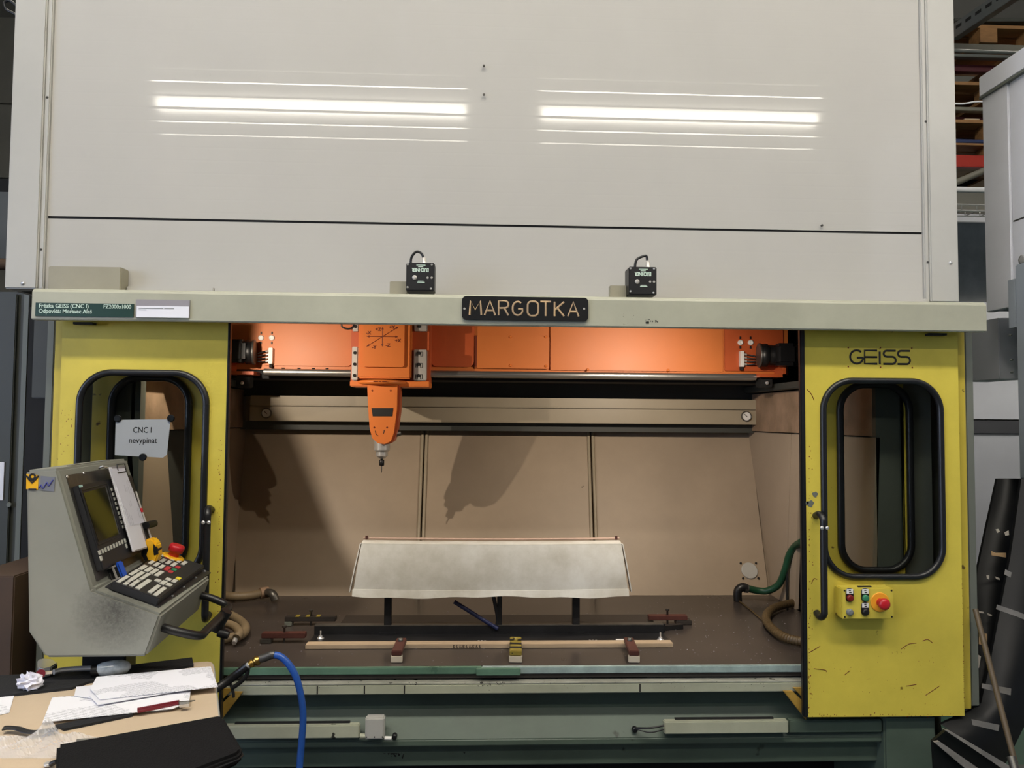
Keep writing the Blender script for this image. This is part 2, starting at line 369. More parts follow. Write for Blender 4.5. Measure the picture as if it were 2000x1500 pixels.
ceiling_light(3.4, 5.8, -.05, 5.3, 'added tube light over the next machine')  # extra hall lamp added for more light at the right
ceiling_light(.50, 2.84, -.05, 5.4, 'wide high-bay tube light near the ceiling, above its right door', 'high-bay tube lights', 'tube2', .15)

# ================================================================ THE MACHINE
mc = thing('milling_machine', 'big enclosed milling machine with beige hood, yellow sliding doors and green base', 'machine', (.11, 3.0, 0))
# --- hood
HX0, HX1 = -1.579, 1.674
RZ0 = 2.2700
prof = []; z = RZ0                                   # micro-ribbed sheet profile
y0 = 2.618
pr = [(y0, z)]
k = 0; FLAT0 = .016
while z < 3.62:
    flat = FLAT0 if k == 0 else .036
    pr += [(y0, z+flat), (y0+.0001, z+flat+.0045), (y0, z+flat+.009)]
    z += flat+.009; k += 1
def ribbed(x0, x1, pr):
    m_ = MB(); 
    for (ya, za), (yb, zb) in zip(pr, pr[1:]): m_.add([(x0,ya,za),(x1,ya,za),(x1,yb,zb),(x0,yb,zb)], [(0,1,2,3)])
    zt, zb_ = pr[-1][1], pr[0][1]
    m_.add([(x0,y0,zb_),(x1,y0,zb_),(x1,y0+.03,zb_),(x0,y0+.03,zb_)], [(3,2,1,0)])
    m_.add([(x0,y0,zt),(x1,y0,zt),(x1,y0+.03,zt),(x0,y0+.03,zt)], [(0,1,2,3)])
    m_.add([(x0,y0+.03,zb_),(x1,y0+.03,zb_),(x1,y0+.03,zt),(x0,y0+.03,zt)], [(3,2,1,0)])
    return m_
part('hood_panel', ribbed(-1.456, 1.554, pr), 'hood', mc, label='upper beige hood sheet with fine horizontal ribs')
pr2 = [(y0, 2.02)]
z = 2.02
for fl in (.035, .05, .05, .05, .04):
    if z+fl+.014 > 2.262: break
    pr2 += [(y0, z+fl), (y0+.00013, z+fl+.007), (y0, z+fl+.014)]; z += fl+.014
pr2.append((y0, 2.262))
part('hood_panel', ribbed(-1.456, 1.554, pr2), 'hood', mc, label='lower beige hood sheet just above the header beam')
part('panel_joint', MB().box(-1.456,1.554,2.622,2.646,2.2615,2.2705), 'dark', mc)
for (a, b, c_, d_) in ((HX0, -1.474, -1.474, -1.457), (1.572, HX1, 1.555, 1.572)):
    f = part('hood_corner_post', MB().box(a, b, 2.6, 2.66, 2.02, 3.6), 'hoodtrim', mc, .004)
    part('edge_strip', MB().box(c_, d_, 2.607, 2.65, 2.02, 3.6), 'hoodtrim', f, .003)
part('hood_side', MB().box(HX0, HX0+.02, 2.66, 3.95, 2.02, 3.6).box(HX1-.02, HX1, 2.66, 3.95, 2.02, 3.6), 'hoodtrim', mc)
part('hood_roof', MB().box(HX0, HX1, 2.6, 3.95, 3.6, 3.62), 'hoodtrim', mc)
for px, py in ((92,190),(80,487),(1808,237),(1812,512),(1606,440),(945,184),(945,128)):
    p = PY(px, py, 2.606); part('screw', MB().lathe(p, (0,-1,0), [(-.006,.004),(.001,.004),(.003,.002)], 10), 'steeld', mc)
for px, py in ((45,553),(1856,513)):
    p = PY(px, py, 2.6); part('screw', MB().lathe(p, (0,-1,0), [(-.002,.006),(.003,.006),(.005,.003)], 12), 'chrome', mc)
# small filler box and cover strips on top of the header
part('filler_box', MB().box(xs(90,2.58), xs(233,2.58), 2.56, 2.617, 1.994, zs(534,2.57)), 'filler', mc, .003)
part('cover_strip', MB().box(xs(240,2.6), xs(411,2.6), 2.596, 2.617, 1.99, 2.033), 'hood', mc, .002)
part('cover_strip', MB().box(xs(413,2.6), 1.554, 2.596, 2.617, 1.99, 2.031), 'hood', mc, .002)
# --- header beam
part('header_beam', MB().prism([(-1.386,y,z) for y,z in ((2.42,1.896),(2.445,1.896),(2.445,1.975),(2.60,1.975),(2.60,1.994),(2.432,1.994),(2.424,1.990),(2.42,1.982))], (3.035,0,0)), 'header', mc, .003)
for px in (160, 1830): part('door_roller', MB().box(xs(px,2.48)-.03, xs(px,2.48)+.03, 2.465, 2.49, 1.888, 1.895), 'dark', mc)
# --- side structure
part('side_column', MB().box(xs(83,2.56,900), xs(98,2.56,900), 2.56, 2.66, 0, 1.97), 'greyfr', mc, .003)
part('side_column', MB().box(1.644, 1.672, 2.53, 2.75, .66, 1.97), 'greyfr', mc, .003)
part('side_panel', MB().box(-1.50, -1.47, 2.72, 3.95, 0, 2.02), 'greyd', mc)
part('side_panel', MB().box(1.655, 1.673, 2.75, 3.95, 0, 2.02), 'greyfr', mc)
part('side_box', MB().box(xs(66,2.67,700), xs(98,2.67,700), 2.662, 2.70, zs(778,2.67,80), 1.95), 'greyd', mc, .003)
# --- base
bp = [(2.60,.709),(2.60,.64),(2.588,.622),(2.545,.560),(2.545,.540),(2.575,.530),(2.58,.462),(3.5,.462),(3.5,.709)]
part('base_frame', MB().prism([(-1.30,y,z) for y,z in bp], (2.78,0,0)), 'green', mc, .003)
part('base_leg', MB().box(1.345, 1.52, 2.527, 2.9, 0, .63), 'green', mc, .006)
part('base_leg', MB().box(-1.32, -1.13, 2.60, 2.9, 0, .70), 'green', mc, .006)
part('underbase_shade', MB().box(-1.25, 1.40, 3.0, 3.05, 0, .47), 'dark', mc)  # black sheet standing in for the darkness under the base
part('ledge', MB().box(-1.30, 1.48, 2.535, 2.575, .709, .740), 'ledge', mc, .003)
part('ledge_cap', MB().box(-1.30, 1.48, 2.536, 2.575, .740, .745), 'ledgetop', mc, .0015)  # paler cap paints in the highlight along the ledge, with worn flecks
for px in (620, 712, 790, 1250): p = PY(px, 1335, 2.5345); part('scuff', MB().box(p.x-.002, p.x+.002, 2.5335, 2.536, .712, .738), 'dark', mc)
# cable ducts and junction box on the base
d = part('cable_duct', MB().box(xs(452,2.52), xs(712,2.52), 2.52, 2.546, zs(1440,2.52), zs(1414,2.52)), 'ledge', mc, .003)
part('duct_comb', MB().box(xs(470,2.52), xs(692,2.52), 2.535, 2.545, zs(1414,2.52), zs(1411,2.52)), 'dark', d)
d = part('cable_duct', MB().box(xs(1297,2.52), xs(1535,2.52), 2.52, 2.546, zs(1438,2.52), zs(1413,2.52)), 'ledge', mc, .003)
part('duct_comb', MB().box(xs(1320,2.52), xs(1510,2.52), 2.535, 2.545, zs(1413,2.52), zs(1410,2.52)), 'dark', d)
part('cable_duct', MB().box(xs(1536,2.53), 1.340, 2.531, 2.56, zs(1438,2.53), zs(1413,2.53)), 'green', mc, .003)
x0, x1 = xs(723,2.515), xs(760,2.515)
jb = part('junction_box', MB().box(x0, x1, 2.512, 2.546, zs(1442,2.515), zs(1400,2.515)), 'hoodtrim', mc, .004)
for a in (.09,.5,.91):
    for b in (.5,): part('box_screw', MB().cyl((x0+(x1-x0)*a, 2.5125, .585), (x0+(x1-x0)*a, 2.5105, .585), .002, n=8), 'dark', jb)
part('cable_gland', MB().cyl((x0,2.525,.583), (x0-.017,2.525,.583), .008), 'ledge', jb)
part('cable_gland', MB().cyl((x1,2.525,.576), (x1+.022,2.525,.575), .006), 'white', jb)
part('cable_grommet', MB().lathe((x1+.03,2.552,.575), (0,-1,0), [(0,.008),(.02,.008),(.02,.004)], 14), 'rubber', jb)
p = PY(1240,1422,2.54); q = PY(1297,1417,2.51)
part('duct_cable', MB().tube([p, (p+q)/2+V((0,-.01,0)), q], .003), 'black', mc)
part('duct_cable', MB().tube([p+V((0,.0,-.002)), (p+q)/2+V((0,-.01,-.014)), q+V((0,0,-.012))], .002), 'rubber', mc)
part('cable_grommet', MB().lathe(PY(1239,1423,2.555), (0,-1,0), [(0,.009),(.012,.009),(.014,.005)], 14), 'rubber', mc)
# --- worktable
TX0, TX1 = -1.13, 1.375
part('worktable', MB().box(TX0, TX1, 2.566, 3.62, .75, .79), 'table', mc)
part('table_edge', MB().box(TX0, xs(946,2.55), 2.55, 2.566, .7675, .790), 'teal', mc, .002)
part('table_edge', MB().box(xs(946,2.55), TX1, 2.55, 2.566, .7675, .790), 'tealb', mc, .002)
part('edge_clamp', MB().box(xs(935,2.54), xs(1020,2.54), 2.536, 2.5495, .7665, .7895), 'teal', mc, .002)
# --- interior enclosure
wt, wb = V((0,3.95,1.545)), V((0,3.57,.79))
def bw(x, t, d=0):      # back wall: t=0 bottom .. 1 top
    p = wb.lerp(wt, t); n = V((0,-.755,.38)).normalized(); return V((x, p.y, p.z))+n*d
edges_t = [-1.235,-.277,.574,1.41]; edges_b = [-1.10,-.268,.545,1.362]
for i in range(3):
    g = .004
    f = lambda u, v, i=i: bw((edges_b[i]+g)*(1-u)*(1-v)+(edges_b[i+1]-g)*u*(1-v)+(edges_t[i]+g)*(1-u)*v+(edges_t[i+1]-g)*u*v, v)
    part('back_panel', MB().sheet(f, 1, 1, .02, (0,-.9,.45), False), 'cream', mc)
part('back_sheet', MB().sheet(lambda u, v: bw(-1.3+2.8*u, v, -.022), 1, 1, .01, (0,-.9,.45), False), 'cream', mc)
for i in (1, 2):
    m_ = MB()
    for off in (-.011, .011):
        a, b = bw(edges_b[i]+off, 0, .003), bw(edges_t[i]+off, 1, .003); m_.tube([a, b], .008, 8, 1)
    part('rib', m_, 'creamd', mc)
# channel beam + gauges
part('channel_beam', MB().box(-1.12, 1.392, 3.80, 3.90, 1.582, 1.652).box(-1.12, 1.392, 3.815, 3.90, 1.652, 1.658), 'creamd', mc, .003)
part('channel_beam', MB().box(-1.12, 1.392, 3.803, 3.90, 1.657, 1.706), 'creamd', mc, .003)
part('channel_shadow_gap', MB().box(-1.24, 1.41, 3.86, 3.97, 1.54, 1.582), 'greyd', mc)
part('rear_beam', MB().box(-1.3, 1.5, 3.88, 3.95, 1.706, 1.79), 'greyd', mc, .004)  # dark grey stands for the shadow this beam lies in
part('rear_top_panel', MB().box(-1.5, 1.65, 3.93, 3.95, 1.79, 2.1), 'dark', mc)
part('rear_sheet', MB().box(-1.5, 1.655, 3.972, 3.985, .72, 2.3), 'cream', mc)
part('inner_roof', MB().box(-1.47, 1.655, 2.66, 3.93, 2.25, 2.27), 'greyd', mc)
for px, py in ((520,807),(1458,813)):
    p = PY(px, py, 3.79)
    g_ = part('pressure_gauge', MB().lathe(p+V((0,.012,0)), (0,-1,0), [(0,.025),(.016,.025),(.018,.022),(.013,.021)], 28), 'steeld', mc)
    part('dial', MB().lathe(p+V((0,.0,0)), (0,-1,0), [(-.002,.0205),(.0015,.0205)], 28), 'white', g_)
    part('needle', MB().obox(p+V((-.003,-.0022,.003)), (1,0,-1), EY, (1,0,1), .010, .0005, .0014), 'ink', g_)
# side walls inside
for sx, x_b, x_t, nm in ((-1, -1.11, -1.18, 'left'), (1, 1.37, 1.40, 'right')):
    def sw(y, z): t = (z-.79)/.755; return V((x_b+(x_t-x_b)*t, y, z))
    ys = lambda z: 3.57+.38*(z-.79)/.755
    ya = 3.40; n_ = -sx
    part('side_sheet', MB().prism([sw(ys(.79), .79), sw(ys(1.545), 1.545), sw(ya, 1.545), sw(ya, .79)], (.015*sx,0,0)), 'cream', mc)
    part('side_sheet', MB().prism([sw(ya-.006, .79), sw(ya-.006, 1.545), sw(3.30, 1.545), sw(3.30, .79)], (.015*sx,0,0)), 'cream', mc)
    part('side_recess', MB().prism([sw(3.296, .79)+V((.03*sx,0,0)), sw(3.296, 1.545)+V((.03*sx,0,0)), sw(2.96, 1.545)+V((.03*sx,0,0)), sw(2.96, .79)+V((.03*sx,0,0))], (.015*sx,0,0)), 'greyd', mc)
    part('side_sheet', MB().prism([sw(2.955, .79), sw(2.955, 1.545), sw(2.66, 1.545), sw(2.66, .79)], (.015*sx,0,0)), 'cream', mc)
    part('side_guard', MB().prism([V((x_t-.012*sx, 3.86, 1.55)), V((x_t-.012*sx, 3.86, 1.735)), V((x_t-.012*sx, 2.66, 1.735)), V((x_t-.012*sx, 2.66, 1.55))], (.012*sx,0,0)), 'creamdirty', mc)
    part('guide_rail', MB().box(min(x_t, x_t-.05*sx), max(x_t, x_t-.05*sx), 2.7, 3.86, 1.742, 1.772), 'greyd', mc, .003)
    part('slot_plate', MB().box(min(x_b-.004*sx, x_b-.01*sx), max(x_b-.004*sx, x_b-.01*sx), 3.36, 3.375, .792, 1.0), 'dark', mc)
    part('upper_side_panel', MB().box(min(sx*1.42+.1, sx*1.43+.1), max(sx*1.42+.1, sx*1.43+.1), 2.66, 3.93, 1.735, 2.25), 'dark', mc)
dsc = part('port_cover', MB().lathe(bw(1.285,.135,.001), (0,-.755,.38), [(0,.039),(.004,.039),(.005,.036)], 32), 'hoodtrim', mc, label='round pale blanking disc')
for a in (45,135,225,315):
    c = bw(1.285+.052*math.cos(math.radians(a)), .135+.06*math.sin(math.radians(a)), .001)
    part('cover_bolt', MB().lathe(c, (0,-.755,.38), [(0,.005),(.005,.005),(.006,.003)], 10), 'dark', dsc)
# inner floor apron below the table
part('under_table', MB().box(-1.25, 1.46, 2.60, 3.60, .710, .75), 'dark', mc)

# --- gantry beam
gb = part('gantry_beam', MB().box(-1.13, 1.43, 3.50, 3.72, 1.815, 2.15), 'orange', mc)
def coverplate(pa, pb, ta, tb, r, mat, Y=3.494, lab=None):
    x0, x1 = xs(pa, Y), xs(pb, Y); return part('cover_plate', fplate([rrect(x0, x1, zs(tb, Y, 1000), zs(ta, Y, 1000), r)], Y, .010), mat, gb, label=lab)
coverplate(506, 688, 560, 719, .03, 'orange')
coverplate(840, 925, 560, 718, .03, 'oranged', lab='deeper orange rounded cover plate beside the milling head')
coverplate(930, 1072, 656, 720, .008, 'orange', 3.488)
coverplate(1074, 1412, 560, 722, .004, 'orange')
coverplate(1416, 1530, 560, 720, .006, 'oranged')  # deeper orange paints the shadow over this end of the beam
part('slot_line', MB().box(xs(926,3.49), xs(930,3.49), 3.484, 3.49, zs(716,3.49,926), zs(656,3.49,926)), 'inkbr', gb)
for px, py in ((997,658),(1066,658),(997,714),(1066,715),(1148,722),(1305,723)):
    p = PY(px, py, 3.482); part('cover_screw', MB().lathe(p, (0,-1,0), [(-.004,.006),(.002,.006),(.004,.003)], 12), 'orangehd', gb)
for px, py in ((510,660),(531,660),(1446,669),(1466,669)):
    p = PY(px, py, 3.485); kb = part('stop_knob', MB().lathe(p, (0,-1,0), [(-.006,.012),(.006,.012),(.009,.008),(.005,.004)], 18), 'white', gb)
    for dz in (.022,-.022): part('knob_slot', MB().box(p.x-.003, p.x+.003, p.y-.002, p.y+.006, p.z+dz-.006, p.z+dz+.006), 'ink', kb)
rl = part('guide_rail', MB().prism([(xs(515,3.46), 3.452-.014*math.cos(math.radians(a)), 1.801+.015*math.sin(math.radians(a))) for a in range(-80,81,10)]+[(xs(515,3.46),3.50,1.816),(xs(515,3.46),3.50,1.786)], (xs(1475,3.46)-xs(515,3.46),0,0), True), 'steel', gb)
part('rail_groove', MB().box(xs(515,3.46), xs(1475,3.46), 3.4375, 3.44, 1.7975, 1.7990), 'steeld', rl)
for px in (552,583,611,638,1500): 
    if px < 700: p = PY(px, 719, 3.46); part('rail_bolt', MB().cyl((p.x,3.47,1.816), (p.x,3.47,1.822), .007, n=10), 'dark', rl)
part('lower_beam', MB().box(-1.13, 1.43, 3.52, 3.70, 1.775, 1.815), 'dark', gb)
# motors at both ends
for s_, px in ((1, 1489), (-1, 490)):
    Y = 3.42; c = PY(px, 694 if s_ > 0 else 688, Y)
    mo = part('drive_motor', MB().lathe(c-V((.014*s_,0,0)), (s_,-.12,0), [(0,.045),(.004,.052),(.03,.054),(.04,.046)], 30), 'black', gb)
    part('flange_ring', MB().lathe(c-V((.018*s_,0,0)), (s_,-.12,0), [(0,.046),(.0,.055),(.008,.0555),(.009,.050)], 30), 'steeld', mo)
    part('motor_body', MB().lathe(c+V((.028*s_,-.004,0)), (s_,-.16,0), [(0,.046),(.05,.047),(.054,.050),(.14,.050),(.15,.04)], 30), 'black', mo)
    part('motor_cap', MB().box(*sorted((c.x+(.035 if s_ > 0 else .004)*s_, c.x+.13*s_)), Y-.085, Y-.01, c.z-.05, c.z+.05), 'black', mo, .016)
    part('motor_bracket', MB().box(*sorted((c.x-.02*s_, c.x+.10*s_)), Y-.02, 3.50, c.z-.10, c.z-.085).box(*sorted((c.x+.085*s_, c.x+.10*s_)), Y-.02, 3.50, c.z-.10, c.z-.02), 'oranged', mo)
    tx = xs(1450 if s_ > 0 else 526, 3.47)
    tz = zs(701, 3.47, 1450) if s_ > 0 else zs(695, 3.47, 526)
    tb = part('terminal_strip', MB().box(tx-.009, tx+.009, 3.462, 3.49, tz-.036, tz+.036), 'white', gb, .002)
    part('strip_foot', MB().box(tx-.006, tx+.006, 3.47, 3.49, tz-.052, tz-.036), 'dark', tb)
    for k in range(4):
        zz = tz+.022-k*.015
        part('wire', MB().tube([(tx+.009*s_, 3.474, zz), (tx+.03*s_, 3.468, zz-.004), (c.x-.02*s_, 3.45, c.z-.02+.012*(1.5-k))], .0032, 8, 4), 'black', tb)
        part('ferrule', MB().cyl((tx+.010*s_, 3.472, zz), (tx+.022*s_, 3.471, zz-.002), .005, n=10), 'alu', tb)
    bx = PY(1497 if s_ > 0 else 474, 748, 3.44)
    part('end_bracket', MB().box(bx.x-.03, bx.x+.03, 3.44, 3.5, bx.z-.02, bx.z+.035), 'dark', gb, .004)
    part('end_bolt', MB().lathe(bx+V((0,-.004,0)), (0,-1,0), [(0,.008),(.008,.008),(.01,.005)], 12), 'chrome', gb)

# --- milling head
hd = part('milling_head', MB().box(xs(697,3.3), xs(801,3.3), 3.30, 3.44, zs(741,3.3), 2.14), 'orangehd', mc, .006, label='bright orange travelling head housing')
part('head_cover', fplate([rrect(xs(706,3.295), xs(788,3.295), zs(719,3.295), 2.13, .012)], 3.294, .012), 'orangehd', hd, .0025)
part('carriage_plate', MB().box(xs(683,3.36), xs(838,3.36), 3.36, 3.50, zs(757,3.37), 2.14), 'oranged', hd, .004)
part('carriage_skirt', MB().box(xs(682,3.34), xs(838,3.34), 3.34, 3.50, zs(757,3.34), zs(746,3.34)), 'orangehd', hd, .003)
for (pa, pb, ta, tb_, dy) in ((685,697,680,745,0), (685,697,600,650,0), (806,832,684,744,0), (806,832,600,648,0)):
    Y = 3.33
    bl = part('slider_block', MB().box(xs(pa,Y), xs(pb,Y), Y, 3.36, zs(tb_,Y), zs(ta,Y)), 'alu', hd, .003)
    for k in range(3 if ta > 650 else 1):
        zz = zs(tb_-9-k*22, Y); xm = xs((pa+pb)/2, Y)
        part('slider_bolt', MB().lathe((xm-.006 if pa > 700 else xm, Y, zz), (0,-1,0), [(-.002,.007),(.003,.007),(.001,.004)], 12), 'dark', bl)
    if ta > 650 and pa > 700:
        m_ = MB()
        for k in range(3): m_.strokes([[(0,0),(0,1)],[(.35,0),(.35,1),(.7,1),(.7,.5),(.35,.5)],[(1.0,1),(1.0,0),(1.4,0),(1.4,1),(1.0,1)]], (xs(811,Y), Y-.001, zs(741-k*22,Y)), EX, EZ, .018, 1, .0014, 1.1)
        part('block_marking', m_, 'ink', bl)
Y = 3.33
part('head_cable', MB().tube([PY(668,628,Y), PY(668,638,Y), PY(678,642,Y), PY(688,640,Y), PY(692,632,Y)], .004), 'rubber', hd)
# axis diagram
m_ = MB(); O = PY(747, 657.5, 3.2875); k = 3.2875/1500
def arr(dx, dy):
    e = O+V((dx*k,0,dy*k)); d_ = V((dx,0,dy)).normalized(); n_ = V((-d_.z,0,d_.x))
    m_.tube([O, e-d_*.008], .0016, 6, 1, EY); m_.prism([e, e-d_*.013+n_*.005, e-d_*.013-n_*.005], (0,.0008,0))
for q in ((31,0),(-31,0),(0,20),(0,-20),(31,20),(-31,-20)): arr(*q)
part('axis_diagram', m_, 'inkbr', hd)
m_ = MB()
for s_, px, py in (('+Z',733,646),('-X',715,653),('+Y',760,642),('+X',771,668),('-Y',726,681),('-Z',753,677)):
    m_.text(s_, .020, PY(px, py, 3.287), EX, EZ, .0004, bold=.0006)
part('axis_lettering', m_, 'inkbr', hd)
# rotary joint, arm, spindle
ax = PY(748, 750, 3.38).x
part('swivel_disc', MB().lathe((ax,3.385,zs(753,3.3)), EZ, [(0,.085),(.006,.112),(.016,.112),(.02,.10)], 40), 'orangehd', hd, label='round swivel flange under the head')
part('disc_marking', MB().strokes([[(0,0),(.9,0)],[(1.2,0),(1.5,0)],[(1.8,0),(2.7,0)]], (ax-.026,3.272,zs(747,3.28)), EX, EZ, .02, 1, .0022), 'inkbr', hd)
Y = 3.32
armp = [(717,752),(777,752),(776,800),(770,845),(764,862),(752,868),(738,866),(727,856),(722,838),(719,800)]
ap = [PY(a, b, Y) for a, b in armp]
ap = [V((p.x, Y, p.z)) for p in ap]
part('swivel_arm', MB().prism(ap, (0,.012,0)), 'orangehd', hd, .002)
c0 = V((ax,0,0))
bk = [V((ax+(p.x-ax)*.94+.012, Y+.012, p.z)) for p in ap]
part('arm_body', MB().prism(bk, (0,.10,0)), 'oranged', hd, .004)
lb = [PY(a, b, Y-.001) for a, b in ((725.5,797),(768,797),(766,813),(728,813))]
part('arm_label', MB().prism([V((p.x,Y-.002,p.z)) for p in lb], (0,.002,0)), 'ink', hd, label='black rectangular rating plate on the arm')
for px, py in ((727,763),(763,763),(731,835),(756,835)):
    p = PY(px,py,Y); part('arm_screw', MB().lathe((p.x,Y+.001,p.z), (0,-1,0), [(0,.004),(.002,.004),(.003,.002)], 10), 'inkbr', hd)
p = PY(741, 845, Y-.001)
part('arc_marking', MB().tube([p+V((-.018,0,.008)), p+V((-.014,0,-.006)), p+V((-.005,0,-.014))], .0016, 6, 5, EY).tube([p+V((.02,0,.012)), p+V((.019,0,.002)), p+V((.017,0,-.004))], .0016, 6, 4, EY), 'ink', hd)
part('arm_pivot', MB().cyl(PY(771,848,3.39), PY(781,845,3.40), .014, n=16), 'steeld', hd)
sp = V((PY(746,880,3.40).x, 3.40, 0)); zt = lambda py: zs(py, 3.40)
nz = part('spindle_nose', MB().cyl((sp.x,sp.y,zt(858)), (sp.x,sp.y,zt(880)), .0345, n=28).cyl((sp.x,sp.y,zt(880)), (sp.x,sp.y,zt(883)), .0345, .028, n=28).cyl((sp.x,sp.y,zt(883)), (sp.x,sp.y,zt(892)), .0262, n=28).cyl((sp.x,sp.y,zt(892)), (sp.x,sp.y,zt(897)), .0245, .012, n=28), 'spindle', hd, label='silver spindle nose')
part('collet', MB().lathe((sp.x,sp.y,zt(895)), (0,0,-1), [(0,.006),(.008,.006),(.010,.011),(.034,.011),(.036,.006)], 18), 'black', hd)
part('milling_bit', MB().lathe((sp.x,sp.y,zt(910)), (0,0,-1), [(0,.0022),(zt(910)-zt(922),.0018),(zt(910)-zt(924),.0005)], 10), 'steeld', hd)

# --- sliding doors
def door(X0, X1, zb, zt_, win, stripx, inner, yel, grey, mirror):
    Yf = 2.5
    d = part('sliding_door', fplate([rect(X0,X1,zb,zt_), rrect(*win, .10)], Yf+.006, .012), 'yellow', mc, label='yellow sliding door with tall rounded window')
    part('door_frame', MB().box(X0+.002, X0+.02, Yf+.012, Yf+.022, zb, zt_).box(X1-.02, X1-.002, Yf+.012, Yf+.022, zb, zt_).box(X0+.02, X1-.02, Yf+.012, Yf+.06, zb, zb+.02), 'yellow2', d)
    m_ = MB()
    o = rrect(*win, .10, 14)
    m_.tube([(a, Yf-.002, b) for a, b in o]+[(o[0][0], Yf-.002, o[0][1])], .0108, 10, 1)
    part('window_seal', m_, 'rubber', d)
    part('window_pane', fplate([rrect(*win, .10)], Yf+.004, .004), 'pane', d)
    part('second_leaf_edge', MB().box(*stripx, Yf+.026, Yf+.05, zb+.012, zt_), 'yellow2', d, .002)
    # inner leaf with its smaller window
    xi0, xi1, zi0, zi1 = inner
    part('inner_leaf', fplate([rect(*yel, .80, zt_), rrect(xi0, xi1, zi0, zi1, .09)], 2.645, .01), 'yellow2', d)
    oi = rrect(xi0, xi1, zi0, zi1, .09, 14)
    part('inner_seal', MB().tube([(a, 2.636, b) for a, b in oi]+[(oi[0][0], 2.636, oi[0][1])], .0125, 10, 1), 'rubber', d)
    part('inner_pane', fplate([rrect(xi0, xi1, zi0, zi1, .09)], 2.642, .003), 'pane2', d)
    return d
rd = door(1.078, 1.600, .640, 1.965, (xs(1609,2.498,935),xs(1839,2.498,935),zs(1127,2.498,1720),zs(744,2.498,1720)), (1.603,1.641), (xs(1642,2.636,935),xs(1778,2.636,935),zs(1114,2.636,1710),zs(752,2.636,1710)), (1.132,1.49), None, 1)
part('grey_column', MB().box(1.40, 1.60, 2.66, 2.70, .80, 1.9), 'greyfr', mc)
ld = door(-1.332, -.811, .640, 1.965, (xs(154,2.498),xs(402,2.498),zs(1127,2.498,1720),zs(728,2.498,280)), (-1.368,-1.335), (xs(217,2.636),xs(368,2.636),zs(1114,2.636,1710),zs(738,2.636,280)), (-1.30,-.880), None, -1)
part('grey_column', MB().box(-1.34, -1.15, 2.66, 2.70, .80, 1.9), 'greyfr', mc)
part('edge_rubber', MB().box(1.0615, 1.0779, 2.497, 2.515, .640, 1.96), 'rubber', rd, .003)
part('edge_rubber', MB().box(-.8109, -.803, 2.497, 2.52, .645, 1.96), 'rubber', ld, .003)
def handle(par, px, pt, pb_):
    x = xs(px, 2.45); zt1, zb1 = zs(pt, 2.45), zs(pb_, 2.45)
    h = part('handle', MB().tube([(x-.004,2.498,zt1-.01),(x-.004,2.47,zt1-.002),(x,2.452,zt1-.016),(x,2.450,zt1-.05),(x,2.450,zb1+.05),(x,2.452,zb1+.016),(x-.004,2.47,zb1+.002),(x-.004,2.498,zb1+.01)], .011, 12, 4), 'black', par)
    for dx in (-.009,.008): part('handle_bolt', MB().lathe((x+dx,2.442,zt1-.042), (0,-1,0), [(0,.006),(.004,.006),(.005,.003)], 12), 'chrome', par)
handle(rd, 1606, 1003, 1212); handle(ld, 410, 995, 1212)
# brand lettering on the right door: GEISS in thin round strokes
def arc(cx, cy, r, a0, a1, n=14, ry=None):
    return [(cx+r*math.cos(math.radians(a0+(a1-a0)*i/n)), cy+(ry or r)*math.sin(math.radians(a0+(a1-a0)*i/n))) for i in range(n+1)]
m_ = MB(); h = zs(685,2.499,1720)-zs(711,2.499,1720); zb_ = zs(710.5,2.499,1720)
def Lt(px, lines, r=.0034, sx=1): m_.strokes(lines, (xs(px,2.499), 2.4992, zb_), EX, EZ, h, 1, r, sx)
Lt(1662, [arc(.5,.5,.5,48,352,24)+[(1.0,.44),(.52,.44)]])
Lt(1690.5, [[(.95,1),(.0,1),(.0,0),(.95,0)],[(0,.5),(.95,.5)]])
Lt(1720, [[(0,-.03),(0,.92)],[(0,1.1),(0,1.13)]])
S = [(.95,1)]+[(.28,1)]+arc(.28,.77,.25,90,270,8,.23)+[(.7,.54)]+arc(.7,.27,.25,90,-90,8,.27)+[(0,0)]
Lt(1727, [S]); Lt(1755, [S])
part('door_lettering', m_, 'ink', rd)
for px, py in ((1657,679),(1719.5,679),(1781,680),(1657,716),(1720,717),(1782,718)):
    p = PY(px,py,2.499); part('door_rivet', MB().lathe((p.x,2.4995,p.z), (0,-1,0), [(0,.0028),(.0015,.002)], 8), 'inkbr', rd)
# scratches and bare patches (wear with its own shape)
m_ = MB()
for L_ in ([(1760,1268),(1775,1258),(1790,1256)],[(1802,1252),(1812,1249),(1822,1256)],[(1660,1310),(1650,1318)],[(1808,1358),(1835,1340)],[(1580,1275),(1602,1262)],[(1590,1306),(1612,1309),(1614,1313)],[(1585,1140),(1590,1130),(1596,1132)],[(1770,1340),(1790,1337)],[(1576,760),(1585,770),(1590,782)]):
    m_.tube([V((PY(a,b,2.499).x, 2.4994, PY(a,b,2.499).z)) for a,b in L_], .0011, 5, 3, EY)
part('scratches', m_, 'inkbr', rd, kind='stuff')
for px, py, r_ in ((1592,966,.009),(1583,984,.011),(1576,983,.006)):
    p = PY(px,py,2.499); part('bare_patch', fplate([[(p.x+r_*(1+.25*math.sin(3*a))*math.cos(a), p.z+r_*(1+.2*math.cos(5*a))*math.sin(a)) for a in [2*PI*i/16 for i in range(16)]]], 2.4994, .0008), 'greyfr', rd)
